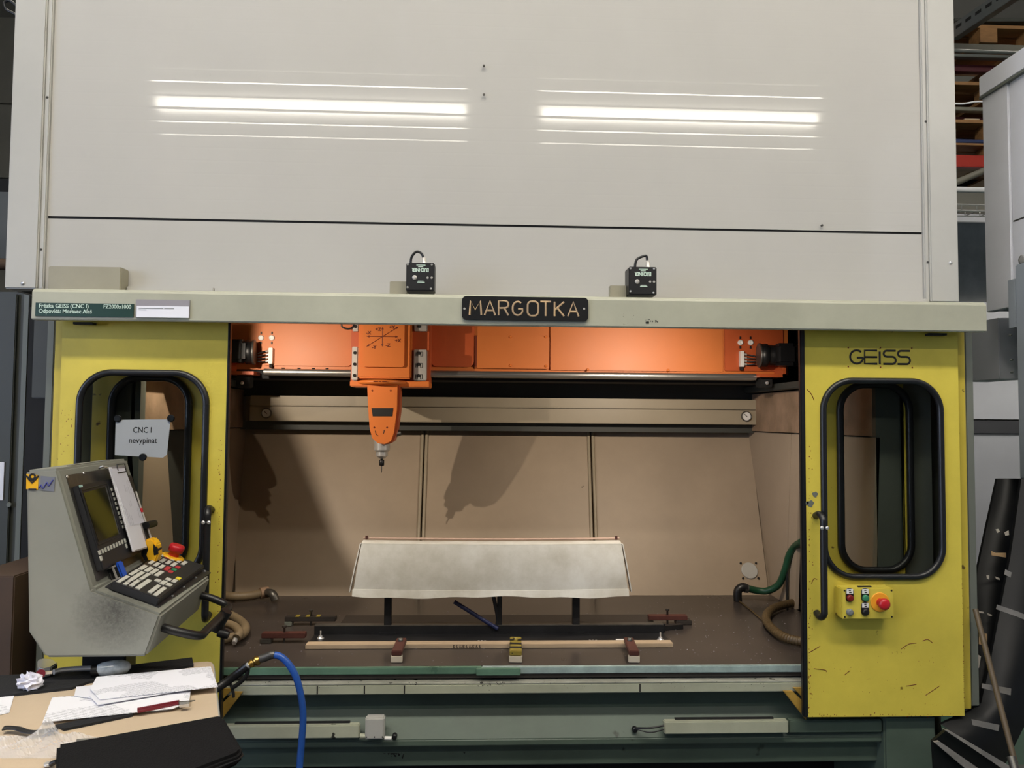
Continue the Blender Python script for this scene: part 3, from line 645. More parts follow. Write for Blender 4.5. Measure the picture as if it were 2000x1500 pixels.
# chipped paint: many small irregular chips along door edges, header and base
rg = random.Random(3)
def chips(y_, spots, par, mat, nm='paint_chips'):
    m_ = MB()
    for px, py, rr in spots:
        p = PY(px, py, y_); n = rg.randint(5,7)
        pts = [V((p.x+rr*rg.uniform(.4,1.2)*math.cos(2*PI*i/n), y_-.0003, p.z+rr*rg.uniform(.5,1.6)*math.sin(2*PI*i/n))) for i in range(n)]
        m_.prism(pts, (0,.0004,0))
    return part(nm, m_, mat, par, kind='stuff')
chips(2.4998, [(1579+abs(rg.gauss(0,4)), rg.uniform(870,1395), rg.uniform(.0006,.0022)) for _ in range(90)]+[(rg.uniform(1580,1870), 1397+rg.gauss(0,2), rg.uniform(.0008,.002)) for _ in range(40)]
      +[(rg.uniform(1590,1860), rg.uniform(1250,1390), rg.uniform(.0005,.0014)) for _ in range(45)]+[(1871+(y-700)*.018, y, rg.uniform(.0006,.002)) for y in [rg.uniform(1130,1380) for _ in range(45)]], rd, 'inkbr')
chips(2.4998, [(438-abs(rg.gauss(0,3))-(y-640)*.02, y, rg.uniform(.0006,.002)) for y in [rg.uniform(860,1280) for _ in range(60)]]+[(rg.uniform(118,140), rg.uniform(800,900), rg.uniform(.0006,.0018)) for _ in range(22)], ld, 'inkbr')
chips(2.4198, [(1268+rg.gauss(0,10), 628+rg.gauss(0,2), rg.uniform(.001,.004)) for _ in range(16)]+[(rg.uniform(1215,1240), rg.uniform(612,635), .0008) for _ in range(8)], mc, 'greyd', 'header_scuffs')
chips(2.5348, [(rg.uniform(930,985), rg.uniform(1332,1340), rg.uniform(.0008,.0025)) for _ in range(22)]+[(rg.uniform(790,820), rg.uniform(1333,1338), rg.uniform(.0006,.002)) for _ in range(12)]+[(rg.uniform(460,1560), rg.uniform(1330,1344), rg.uniform(.0004,.0012)) for _ in range(70)], mc, 'dark', 'ledge_scuffs')
chips(2.577, [(700+90*t+rg.gauss(0,3), 1452+26*t+rg.gauss(0,3.5), rg.uniform(.001,.005)) for t in [rg.random() for _ in range(60)]]+[(rg.uniform(880,910), 1462+rg.gauss(0,4), rg.uniform(.001,.004)) for _ in range(25)], mc, 'dark', 'base_grime')
# yellow lower door guides
for bar, tri, y_ in ((((1530,1350),(1548,1350),(1575,1376),(1575,1407)), ((1549,1343),(1574,1343),(1574,1369)), 2.524), (((474,1352),(456,1352),(430,1378),(430,1409)), ((455,1345),(430,1345),(430,1371)), 2.524)):
    g = part('door_guide', MB().prism([V((PY(a,b,y_).x, y_, PY(a,b,y_).z)) for a, b in bar], (0,.010,0)), 'guide', mc, .0015, label='small worn yellow wedge guide below a door')
    part('guide_channel', MB().prism([V((PY(a,b,y_+.004).x, y_+.004, PY(a,b,y_+.004).z)) for a, b in tri], (0,.006,0)), 'guide', g)
# --- control box with buttons on the right door
bx0, bx1, bz0, bz1 = xs(1641,2.445), xs(1740,2.445), zs(1209,2.445,1690), zs(1149,2.445,1690)
cb = part('control_box', MB().box(bx0, bx1, 2.452, 2.4985, bz0, bz1), 'yellow', mc, .003, label='yellow push-button box on the right door')
part('box_lid', MB().box(bx0, bx1, 2.444, 2.451, bz0, bz1), 'yellow', cb, .002)
for a in (bx0+.007, bx1-.007):
    for b in (bz0+.007, bz1-.007): part('lid_screw', MB().cyl((a,2.4445,b), (a,2.443,b), .003, n=10), 'ink', cb)
part('top_slot', MB().box(xs(1672,2.46), xs(1698,2.46), 2.46, 2.468, bz1-.0005, bz1+.004), 'dark', cb)
k = 2.44/1500
def bpos(cx, cy): p = PY(1590+cx/10.53, 1120+cy/10.53, 2.444); return p.x, p.z
for cx, cy, mat, lab, has in ((726,500,'redl','red push button',1), (1045,500,'grn','green push button',1), (1045,785,'black','black push button',1), (722,790,'gry','grey lamp lens',0)):
    x, z = bpos(cx, cy)
    if has:
        part('legend_plate', fplate([rrect(x-.0125, x+.0125, z-.0125, z+.031, .0115)], 2.4425, .003), 'black', cb)
        part('legend_label', MB().box(x-.0105, x+.0105, 2.4398, 2.441, z+.0135, z+.0285), 'white', cb)
        part('legend_print', MB().box(x-.004, x+.003, 2.4392, 2.4398, z+.023, z+.0255).box(x-.003, x+.005, 2.4392, 2.4398, z+.016, z+.019), 'ink', cb)
    part('push_button', MB().lathe((x,2.444,z), (0,-1,0), [(0,.0105),(.009,.0105),(.011,.008),(.0115,.003)], 22), mat, cb, label=lab)
x, z = bpos(1350, 590)
part('stop_legend', MB().lathe((x,2.444,z), (0,-1,0), [(0,.031),(.0025,.031),(.003,.029)], 36), 'orgl', cb)
part('emergency_stop_button', MB().lathe((x,2.442,z), (0,-1,0), [(0,.013),(.018,.012),(.019,.017),(.026,.0185),(.032,.017),(.035,.010),(.0355,.002)], 32), 'red', cb, label='red mushroom emergency stop button')

# --- interlock switches on the header
def switch(pa, pb, pt, pbm, pt2, cabl, brk):
    Y = 2.46; x0, x1 = xs(pa,Y), xs(pb,Y); z1 = zs(pt,Y,(pa+pb)/2); z0 = zs(pbm,Y,(pa+pb)/2)
    z0 = max(z0, 1.9945)
    s = part('interlock_switch', MB().box(x0, x1, Y, Y+.07, z0, z1), 'black', mc, .003, label='black interlock switch box with cable loop')
    w = x1-x0; hh = z1-z0
    for a, b in ((.06,.12),(.88,.08),(.06,.93),(.90,.93)): part('switch_screw', MB().lathe((x0+w*a,Y,z0+hh*b), (0,-1,0), [(0,.0035),(.002,.0035),(.003,.002)], 10), 'chrome', s)
    part('switch_lock', MB().lathe((x0+w*.30,Y,z0+hh*.47), (0,-1,0), [(0,.008),(.003,.007),(.004,.004)], 14), 'alu', s)
    for a in (.76,.9): part('switch_led', MB().lathe((x0+w*a,Y,z0+hh*.47), (0,-1,0), [(0,.004),(.002,.003)], 10), 'alu', s)
    part('brand_print', MB().text('EUCHNER', .0165, (x0+w*.80,Y-.001,z0+hh*.80), -EX, -EZ, .0004, bold=.0007, sx=.72), 'inkw', s)
    m_ = MB()
    for a, b, c_ in ((.36,.68,.90),(.42,.60,.84),(.42,.62,.33),(.40,.66,.29)): m_.box(x0+w*a, x0+w*c_ if False else x0+w*(b), Y-.0008, Y-.0002, z0+hh*c_, z0+hh*c_+.0022)
    part('small_print', m_, 'inkw', s)
    gx = PY(pt2[0], pt2[1], Y+.03)
    part('cable_gland', MB().lathe((gx.x,Y+.035,z1-.002), EZ, [(0,.010),(.010,.010),(.012,.008),(.024,.008),(.026,.005)], 14), 'alu', s)
    part('switch_cable', MB().tube([PY(a, b, Y+.035) for a, b in cabl], .0042, 10, 6), 'rubber', s)
    part('switch_bracket', MB().box(xs(brk[0],2.5), x0, 2.50, 2.53, 1.9945, zs(brk[1],2.5,brk[0])), 'filler', s, .002)
switch(789, 845, 513, 568, (828,512), [(802,515),(804,502),(813,492),(823,495),(828,506)], (757,549))
switch(1228, 1283, 521, 576, (1266,520), [(1240,522),(1243,508),(1252,502),(1262,500),(1264,508)], (1191,557))

# hidden-in-the-frame-edge work lights that light the cell
for x in (-1.01, .80):
    z = 1.962
    wl = part('work_light', MB().box(x-.06, x+.06, 2.670, 2.725, z-.01, z+.035), 'black', mc, .004)
    part('lens', MB().box(x-.045, x+.045, 2.674, 2.720, z-.013, z-.0105), 'lampglow', wl)
    ld_ = bpy.data.lights.new('work_light_bulb', 'SPOT'); ld_.energy = WORK_P; ld_.color = (1, .86, .70); ld_.shadow_soft_size = .007
    ld_.spot_size = math.radians(160); ld_.spot_blend = 1
    lo = bpy.data.objects.new('work_light_bulb', ld_); COL.objects.link(lo); lo.location = (x, 2.632, z-.022)
    lo.rotation_euler = V((-.25*x, .8, -.72)).to_track_quat('-Z', 'Y').to_euler(); lo.parent = wl; lo.matrix_parent_inverse = WM[mc.name].inverted()
    lo.location = V((x, 2.70, z-.024))

# unseen plate added to block the left work light, shaped to its shadow edge
Lp = V((-1.01, 2.70, 1.938)); wl_ = [V((-1.00,3.5,2.05)), V((-1.02,3.8,1.72)), V((-.93,3.95,1.53)), V((-.66,3.70,1.02)), V((-.50,3.57,.80))]
q = [Lp+(w-Lp)*(.125/(w.y-Lp.y)) for w in wl_]
part('light_blocker', MB().prism(q+[V((-1.12,2.825,p.z)) for p in reversed(q)], (0,.003,0)), 'greyd', mc)

# ================================================================ SIGNS ON THE HEADER
x0, x1, z0, z1 = xs(900,2.415), xs(1148,2.415), zs(626,2.415,1020), zs(580,2.415,1020)
np_ = thing('name_plate', 'black name plate with routed gold letters on the header beam', 'sign', ((x0+x1)/2, 2.42, z0))
part('plate', fplate([rrect(x0, x1, z0, z1, .014)], 2.4155, .008), 'blackpl', np_, .0015)
m_ = MB(); Y = 2.4105; h = zs(588,Y,1020)-zs(616,Y,1020); zb_ = zs(616.5,Y,1020)
G = arc(.42,.55,.38,50,180,8,.42)+arc(.42,.40,.38,180,345,8,.38)+[(.80,.46),(.46,.46)]
LET = {'M':[[(0,0),(.06,1),(.42,.35),(.80,1),(.88,0)]], 'A':[[(0,0),(.4,1),(.8,0)],[(.18,.33),(.64,.33)]],
       'R':[[(0,0),(0,1),(.5,1)]+arc(.5,.76,.24,90,-90,7)+[(0,.5)],[(.42,.5),(.74,0)]], 'G':[G],
       'O':[[(.3,1),(.5,1)]+arc(.5,.72,.3,90,0,6,.28)+[(.8,.3)]+arc(.5,.28,.3,0,-90,6,.28)+[(.3,0)]+arc(.3,.28,.3,270,180,6,.28)+arc(.3,.72,.3,180,90,6,.28)],
       'T':[[(0,1),(.8,1)],[(.4,1),(.4,0)]], 'K':[[(0,0),(0,1)],[(.72,1),(0,.42)],[(.2,.58),(.72,0)]]}
for ch, px in zip('MARGOTKA', (915,944.5,972,998.5,1029,1054,1082,1108.5)):
    m_.strokes(LET[ch], (xs(px,Y), Y+.0003, zb_), EX, EZ, h, 1, .0030, .92)
part('lettering', m_, 'inkgold', np_)
for px in (907, 1141): p = PY(px, 603, Y); part('rivet', MB().lathe((p.x,2.412,p.z), (0,-1,0), [(0,.004),(.002,.003)], 10), 'alu', np_)

x0, x1 = xs(61,2.415), xs(254,2.415); z0, z1 = zs(618,2.415,150), zs(592,2.415,150)
z0 += 0
lp = thing('label_plate', 'long dark green engraved label plate at the far end of the header beam', 'sign', ((x0+x1)/2, 2.42, z0))
part('plate', MB().box(x0, x1, 2.4155, 2.4195, z0, z1), 'signgrn', lp)
tz = z1-.015
m_ = MB().text('Frézka GEISS (CNC I)', .0175, (x0+.010,2.4150,tz), EX, EZ, .0003, bold=.0002, sx=.96)
part('lettering', m_, 'inkw', lp)
part('lettering', MB().text('FZ2000x1000', .0175, (x0+.205,2.4150,tz), EX, EZ, .0003, bold=.0002, sx=.86), 'inkw', lp)
m_ = MB().text('Odpovídá: Moravec Aleš', .0175, (x0+.010,2.4150,tz-.0165), EX, EZ, .0003, bold=.0002, sx=.92)
part('lettering', m_, 'inkw', lp)
x0, x1 = xs(257,2.41), xs(363,2.41); zt_, zb_ = zs(585,2.41,310), zs(620,2.41,310)
lh = thing('label_holder', 'clear grey label pocket with white paper slip beside the green label plate', 'label', ((x0+x1)/2, 2.42, zb_))
part('pocket', MB().box(x0, x1, 2.4145, 2.4195, zb_+.001, zt_), 'sleeve', lh)
part('paper_slip', MB().box(x0+.004, x1-.001, 2.4125, 2.4145, zb_, zt_-.020), 'plain', lh)
m_ = MB()
for k, (a, b) in enumerate(((.010,.085),(.088,.118),(.010,.034))): m_.box(x0+a, x0+b, 2.412, 2.4126, zt_-.0285-(.005 if k == 2 else 0), zt_-.0265-(.005 if k == 2 else 0))
part('print_line', m_, 'gry', lh)

# notice in the left window
Y = 2.503-.004
c_ = [PY(a, b, 2.512) for a, b in ((226,820),(333,819),(326,888),(318,894),(224,889))]
nt_ = thing('notice_sheet', 'white paper notice reading CNC I nevypinat held in the left door window', 'notice', (c_[0].x+.08, 2.512, c_[4].z))
part('sheet', MB().prism([V((p.x,2.512,p.z)) for p in c_], (0,.001,0)), 'plain', nt_)
part('lettering', MB().text('CNC I', .026, PY(278,845,2.5115), EX, EZ, .0003, 'CENTER', sx=.85).text('nevypinat', .026, PY(279,865,2.5115), EX, EZ, .0003, 'CENTER', sx=.9), 'ink', nt_)
for (px, py, lab) in ((230,817,'round dark magnet on the top left corner of the window notice'),(334,817,'round dark magnet on the top right corner of the window notice'),(279,893,'round black magnet at the bottom edge of the window notice')):
    p = PY(px, py, 2.51); solo('magnet', MB().lathe((p.x,2.5118,p.z), (0,-1,0), [(0,.012),(.004,.012),(.005,.010)], 20), 'black', lab, 'magnet', 'notice magnets')

# ================================================================ WORKPIECE AND FIXTURE
WZ0, WZ1 = zs(1151, 2.86, 960), zs(1064, 2.87, 960)
def wp(u, v):     # front shell: u across, v 0 bottom..1 top
    xb = -.4535+1.0110*u; xt = -.430+.968*u
    bul = .026*math.sin(PI*u)
    z = WZ0+(WZ1-WZ0)*v; y = 2.865-bul+.02*v*v
    return V((xb*(1-v)+xt*v, y, z))
ti = thing('workpiece', 'off-white formed plastic panel standing on the black fixture inside the machine', 'workpiece', (.055, 2.88, WZ0-.024))
part('front_shell', MB().sheet(wp, 30, 8, .004, (0,-1,0)), 'work', ti)
def lip(u, v): p = wp(u, 0); n1 = .004*math.sin(u*9)+.002*math.sin(u*31); return V((p.x-.004+.008*u, p.y-.006*(1-v)-.002, WZ0-(.024+n1)*(1-v)))
part('bottom_flange', MB().sheet(lip, 40, 1, .003, (0,-1,0)), 'work', ti, label='thin trim flange along the bottom edge')
def topf(u, v): p = wp(u, 1); return V((p.x, p.y+.075*v, p.z+.002+.006*math.sin(v*PI)))
part('top_face', MB().sheet(topf, 30, 4, .004, (0,0,1)), 'work', ti)
part('rim', MB().tube([topf(i/30,.65)+V((0,0,.007)) for i in range(31)], .004, 8, 1), 'workpink', ti, label='pinkish raised rim along the top')
for s_ in (0, 1):
    sg = -1 if s_ == 0 else 1
    part('end_flange', MB().sheet(lambda u, v: V((wp(s_,v).x+sg*(.003+.010*(1-v)), wp(s_,v).y+.03*u, wp(s_,v).z-(.012*(1-v)))), 2, 6, .004, (-sg,0,0)), 'work', ti)
    p = topf(s_, .6); part('corner_stub', MB().cyl(p+V((-sg*.012,0,.002)), p+V((-sg*.012,0,.016)), .005, n=10), 'redbrn', ti)

fx = thing('fixture_frame', 'black steel fixture with three posts carrying the plastic panel', 'fixture', (.05, 2.9, .79))
fb = part('base_channel', MB().box(-.600, .700, 2.80, 2.90, .796, .801).box(-.600, .700, 2.898, 2.904, .796, .832), 'blkstl', fx, .001)
part('base_channel_edge', MB().box(-.600, .700, 2.898, 2.93, .830, .834), 'steeld', fb)
rb_ = part('rear_plate', MB().box(-.53, .70, 3.02, 3.17, .795, .803), 'matte', fx)
part('rear_rail', MB().box(-.58, .72, 2.95, 2.975, .792, .822), 'blkstl', fx, .002)
def post(x, w=.0135):
    b = part('post', MB().box(x-w, x+w, 2.90, 2.926, .80, 1.04), 'blkstl', fx, .0015)
    part('post_head', MB().box(x-.03, x+.03, 2.872, 2.90, 1.0, 1.04), 'blkstl', b)
    part('post_foot', MB().box(x-.03, x+.03, 2.895, 2.95, .801, .808), 'blkstl', b)
post(xs(763,2.9)); post(xs(979,2.9), .009); post(xs(1127,2.9))
Y = 2.905
part('strut', MB().tube([PY(963,1162,Y), PY(972,1205,Y), PY(970,1225,Y)], .0075, 10, 3), 'black', fx)
part('strut', MB().tube([PY(887,1175,Y-.01), PY(935,1205,Y-.01), PY(972,1228,Y-.01)], .0078, 10, 4), M('navy_tube', (30,38,78), .4), fx, label='dark blue slanting tube')
for px, py in ((626,1243),(1290,1246),(648,1230),(875,1232),(1254,1226)):
    p = PZ(px, py+4, .801); st = part('stud', MB().cyl((p.x,p.y,.801), (p.x,p.y,.828), .003, n=8).lathe((p.x,p.y,.801), EZ, [(0,.013),(.003,.013),(.004,.007),(.010,.007)], 8), 'chrome', fx)
p = PZ(1218, 1250, .802); part('label_strip', MB().box(p.x-.028, p.x+.028, p.y-.004, p.y+.006, .802, .804), 'white', fx)
part('size_marking', MB().strokes([[(0,0),(.5,0)],[(.9,0),(1.4,0)],[(1.8,0),(2.3,0)]], PZ(933,1251,.802), EX, EY, .013, 1, .0016), 'alu', fx)
part('size_marking', MB().strokes([[(0,0),(.5,0)],[(.9,0),(1.4,0)],[(1.8,0),(2.3,0)]], PZ(1150,1250,.802), EX, EY, .013, 1, .0016), 'alu', fx)
wb_ = solo('wooden_bar', MB().box(-.600, .700, 2.752, 2.795, .7905, .806), 'wood', 'pale wooden bar along the front of the black fixture', 'wooden bar', bev=.0015)
# marking on the wooden bar
m_ = MB()
for k in range(9):
    x = xs(890,2.75)+k*.0115
    m_.strokes([[(0,0),(.1,1),(.5,.9)],[(.1,.5),(.5,.3),(.4,0)]] if k % 3 else [[(0,0),(0,1)],[(0,1),(.5,.8),(0,.5),(.5,.1)]], (x, 2.7515, .792), EX, EZ, .012, 1, .0011)
W = WM[wb_.name]; part('hand_marking', m_, 'ink', wb_)

def strap(px0, py0, px1, py1, mat, label, Yoff=0, wd=.017, stripes=False):
    a = PZ(px0, py0, .818); b = PZ(px1, py1, .806); d_ = (b-a); d_.z = 0; L_ = d_.length; d_.normalize(); n_ = V((-d_.y, d_.x, 0))
    t = thing('clamp_strap', label, 'clamp', (b.x, b.y, .79), 0, 'clamps around the fixture')
    c = (a+b)/2; c.z = .822
    arm = part('strap_bar', MB().obox(c, d_, n_, EZ, L_/2+.01, wd, .008), mat, t, .002)
    if stripes:
        for k in range(3): part('stripe', MB().obox(a+d_*(L_*(.2+.3*k))+V((0,0,.831-a.z)), d_, n_, EZ, .008, wd+.0005, .0006), 'ink', t)
    part('strap_bolt', MB().lathe((a+d_*L_*.22)*1+V((0,0,.830-a.z)), EZ, [(0,.009),(.009,.009),(.010,.004)], 6), 'steeld' if not stripes else 'yelclamp', t)
    part('heel_block', MB().obox(V((b.x,b.y,.802)), d_, n_, EZ, .010, wd+.002, .011), 'heel', t, .002, label='pale heel block')
strap(784, 1254, 775, 1284, 'redbrn', 'red-brown clamp strap gripping the fixture below its first post')
strap(1007, 1252, 1007, 1284, 'yelclamp', 'yellow and black clamp strap gripping the middle of the fixture', wd=.020, stripes=True)
strap(1228, 1253, 1238, 1284, 'redbrn', 'red-brown clamp strap gripping the fixture beside the white label strip')
def sidebar(x0, x1, y, z, mats, label, blk):
    t = thing('clamp_bar', label, 'clamp', ((x0+x1)/2, y, .79), 0, 'clamps around the fixture')
    part('bar', MB().box(x0, x1, y-.016, y+.016, .808, .826), mats[0], t, .002)
    part('block', MB().box(*blk, y-.02, y+.02, .7905, .808), mats[1], t, .002)
    part('bolt', MB().lathe(((x0+x1)/2, y, .7905), EZ, [(0,.004),(.052,.004),(.053,.008),(.06,.008)], 8), 'steeld', t)
    for k in range(mats[2]): part('stripe', MB().box(x0+.04+k*.04, x0+.055+k*.04, y-.0165, y+.0165, .826, .8268), 'yelclamp', t)
sidebar(xs(522,2.84), xs(606,2.84), 2.84, 0, ('redbrn','steeld',0), 'dull red clamp bar holding the left end of the base channel', (xs(520,2.84), xs(541,2.84)))
sidebar(xs(566,3.07), xs(664,3.07), 3.07, 0, ('matte','greyfr',3), 'black clamp bar with yellow flecks on the left end of the rear rail', (xs(566,3.07), xs(580,3.07)))
sidebar(xs(1266,3.07), xs(1340,3.07), 3.07, 0, ('redbrn','matte',0), 'dark red clamp bar holding the right end of the rear rail', (xs(1318,3.07), xs(1348,3.07)))
solo('steel_scrap', MB().obox(V(((xs(1270,2.96)+xs(1325,2.96))/2+.01, 2.985, .8)), (1,.25,0), (-.25,1,0), EZ, .07, .012, .009), 'blkstl', 'short black steel offcut lying beside the right end of the rear rail', 'offcut')

# hoses inside
Z = .812
def hz(pts, dz=0): return [PZ(a, b, Z+dz) for a, b in pts]
h1 = thing('vacuum_hose', 'beige ribbed hose with grey elbow end lying near the rear left table corner', 'hose', PZ(470,1168,.79))
part('hose', MB().tube([PZ(395,1152,.815), PZ(430,1160,.815), PZ(452,1165,.815), PZ(485,1164,.815), PZ(515,1158,.82)], lambda t: .019+.0012*math.sin(t*220), 12, 20), 'hosebg', h1)
part('clamp_ring', MB().cyl(PZ(508,1159,.82), PZ(524,1156,.822), .024, n=18), 'creamdirty', h1)
part('elbow', MB().tube([PZ(520,1157,.822), PZ(532,1160,.825), PZ(538,1172,.80)], .018, 12, 5), 'steeld', h1)
h2 = thing('vacuum_hose', 'beige hose coil with silver tip lying at the left edge of the machine table', 'hose', PZ(455,1230,.79))
part('hose', MB().tube([PZ(380,1190,.81), PZ(420,1193,.81), PZ(455,1204,.81), PZ(478,1222,.812), PZ(474,1238,.812), PZ(450,1246,.812), PZ(405,1252,.812)], .017, 12, 8), 'hosebg', h2)
part('hose', MB().tube([PZ(380,1222,.84), PZ(425,1216,.84), PZ(455,1222,.838), PZ(468,1236,.83), PZ(462,1246,.82)], .015, 12, 8), 'hosebg', h2)
part('hose_tip', MB().cyl(PZ(465,1238,.826), PZ(457,1256,.806), .012, .008, 14), 'chrome', h2)
h3 = thing('green_hose', 'green hose running from a grey elbow up the right side wall', 'hose', PZ(1440,1160,.79))
yy = 3.45
part('hose', MB().tube([PY(1460,1149,yy), PY(1482,1154,yy), PY(1502,1153,yy-.02), PY(1522,1140,yy-.05), PY(1534,1110,yy-.08), PY(1541,1085,yy-.1), PY(1552,1068,yy-.13), PY(1566,1058,yy-.2)], .0155, 12, 8), 'hosegr', h3)
q = PY(1441,1163,yy); 
part('elbow', MB().tube([V((q.x,yy,.792)), V((q.x,yy,.835)), V((q.x+.02,yy,.852)), PY(1458,1149,yy)], .019, 12, 5), 'black', h3)
part('hose_clip', MB().cyl(PY(1454,1149,yy), PY(1461,1150,yy), .0185, n=18), 'steeld', h3)
h4 = thing('brown_hose', 'brown ribbed hose curling over the right part of the machine table', 'hose', PZ(1530,1240,.79))
part('hose', MB().tube([PZ(1600,1172,.815), PZ(1545,1178,.812), PZ(1508,1190,.812), PZ(1496,1208,.812), PZ(1508,1228,.812), PZ(1535,1246,.812), PZ(1575,1254,.812), PZ(1640,1258,.812)], lambda t: .0165+.0010*math.sin(t*330), 12, 30), 'hosebr', h4)
solo('thin_cable', MB().tube([PZ(1441,1172,.794), PZ(1462,1188,.794), PZ(1490,1212,.794)], .0035, 8, 5), 'hosebr', 'thin brown cable lying between the green hose elbow and the brown hose', 'cable')
# chips scattered on the table
m_ = MB()
for _ in range(330):
    if random.random() < .35: px, py = random.uniform(1250,1560), random.uniform(1180,1300)
    else: px, py = random.uniform(440,1560), random.uniform(1165,1300)
    p = PZ(px, py, .791); r_ = random.choice((.0006,.0009,.0015)) ; a = random.random()*3
    m_.obox(p, (math.cos(a),math.sin(a),0), (-math.sin(a),math.cos(a),0), EZ, r_*1.4, r_*.8, .0005)
solo('milling_chips', m_, 'sleeve', 'fine white milling chips scattered on the brown machine table', 'chips', kind='stuff')

# ================================================================ CONTROL CONSOLE
CO = V((-1.0, 1.92, 0)); RZ = math.radians(4.57)
con = thing('control_console', 'grey sloped operator console with dark screen and black keypad', 'console', CO, RZ)
cx_ = V((math.cos(RZ), math.sin(RZ), 0)); cy_ = V((-math.sin(RZ), math.cos(RZ), 0))
def pf(px, py): return PY(px, py, 1.92)     # near profile plane (approximated, then laid in console axes)
def prof_pt(px, py):
    h_ = HIT(px, py, CO, cy_); return h_
A_, B_, C_, D_, E_, F_, G_ = [prof_pt(*q) for q in ((50,918),(112,915),(181,1152),(315,1200),(285,1283),(88,1285),(55,1235))]
DP = .45; dv = cy_*DP
def inset(p, c, k): return p+(c-p)*k
cen = (A_+B_+C_+D_+E_+F_+G_)/7
def grime_patch(base, centre, rad, dark):
    m_ = mt[base].copy(); nt = m_.node_tree; N = nt.nodes; L = nt.links; b = N['Principled BSDF']; src = b.inputs['Base Color'].links[0].from_socket
    tc = N.new('ShaderNodeTexCoord'); vm = N.new('ShaderNodeVectorMath'); vm.operation = 'DISTANCE'; vm.inputs[1].default_value = centre
    L.new(tc.outputs['Object'], vm.inputs[0]); mr = N.new('ShaderNodeMapRange'); mr.inputs[1].default_value = rad; mr.inputs[2].default_value = 0; mr.inputs[3].default_value = 0; mr.inputs[4].default_value = 1
    L.new(vm.outputs['Value'], mr.inputs[0]); n = N.new('ShaderNodeTexNoise'); n.inputs['Scale'].default_value = 90; n.inputs['Detail'].default_value = 8; n.inputs['Roughness'].default_value = .8
    L.new(tc.outputs['Object'], n.inputs['Vector']); a = N.new('ShaderNodeMath'); a.operation = 'MULTIPLY'; L.new(mr.outputs[0], a.inputs[0]); L.new(n.outputs[0], a.inputs[1])
    c = N.new('ShaderNodeMapRange'); c.inputs[1].default_value = .12; c.inputs[2].default_value = .55; c.inputs[4].default_value = .85; L.new(a.outputs[0], c.inputs[0])
    mx = N.new('ShaderNodeMix'); mx.data_type = 'RGBA'; mx.inputs[7].default_value = lin(dark); L.new(c.outputs[0], mx.inputs[0]); L.new(src, mx.inputs[6]); L.new(mx.outputs[2], b.inputs['Base Color']); return m_
mt['console_g'] = grime_patch('console', WM[con.name].inverted() @ prof_pt(225,1195), .14, (46,46,42))
part('housing', MB().prism([A_,B_,C_,D_,E_,F_,G_], dv), 'console_g', con, .006)
fN = (C_-B_).cross(dv).normalized()
if fN.x < 0: fN = -fN
kN = (D_-C_).cross(dv).normalized()
if kN.z < 0: kN = -kN
def HF(px, py, d=0): return HIT(px, py, B_+fN*d, fN)
def HK(px, py, d=0): return HIT(px, py, C_+kN*d, kN)
c1 = lambda x, y: (x/4, 850+y/4)      # crop coordinates of a 4x study view
c8 = lambda x, y: (150+x/6, 1050+y/6)
bd = (C_-B_).normalized(); kd = (D_-C_).normalized()
def facebox(pts, nrm, t, off=0):      # polygon on a face, raised by t
    return MB().prism([p+nrm*off for p in pts], nrm*t)
def P4(u0, u1, v0, v1, a, b, c, d_):  # sub quad
    return None
TL = B_+bd*.025+cy_*.03
bp_ = [B_+bd*s+cy_*t for s, t in ((.020,.030),(.020,.42),(.292,.42),(.292,.030))]
part('front_plate', facebox(bp_, fN, .002), 'steeld', con, label='dull metal backing plate around the screen')
sp_ = [HF(*c1(*q)) for q in ((545,378),(925,270),(1090,880),(745,1000))]
up_ = [B_+bd*s+cy_*t for s, t in ((.052,.040),(.052,.395),(.272,.395),(.272,.040))]
part('screen_unit', facebox(up_, fN, .018, .002), 'panel', con, .003)
def onU(px, py): return HF(px, py, .020)
scr = [onU(*c1(*q)) for q in ((648,452),(835,400),(930,772),(768,832))]
part('screen', facebox(scr, fN, .001), 'screen', con)
cS = sum(scr, V((0,0,0)))/4
rim = [p+(p-cS)*.11 for p in scr]
m_ = MB()
for i in range(4): m_.tube([rim[i], rim[(i+1)%4]], .0022, 6, 1)
part('screen_bezel', m_, 'black', con)
for i in range(9):
    c = onU(*c1(872+i*11.2, 424+i*36.5)); part('soft_key', MB().obox(c, bd, cy_, fN, .0042, .0055, .002), 'key', con)
for i in range(10):
    c = onU(*c1(778+i*21.8, 916-i*10.2)); part('soft_key', MB().obox(c, bd, cy_, fN, .0055, .0040, .002), 'key', con)
for q in ((790,962),(985,865)): part('corner_key', MB().obox(onU(*c1(*q)), bd, cy_, fN, .006, .0035, .002), 'key', con)
part('unit_label', MB().obox(onU(*c1(632,398)), bd, cy_, fN, .003, .008, .001), M('pale_teal', (170,206,200), .5), con)
for q in ((525,325),(653,298)): part('plate_screw', MB().lathe(HF(*c1(*q), .002), fN, [(0,.0035),(.002,.003)], 10), 'chrome', con)
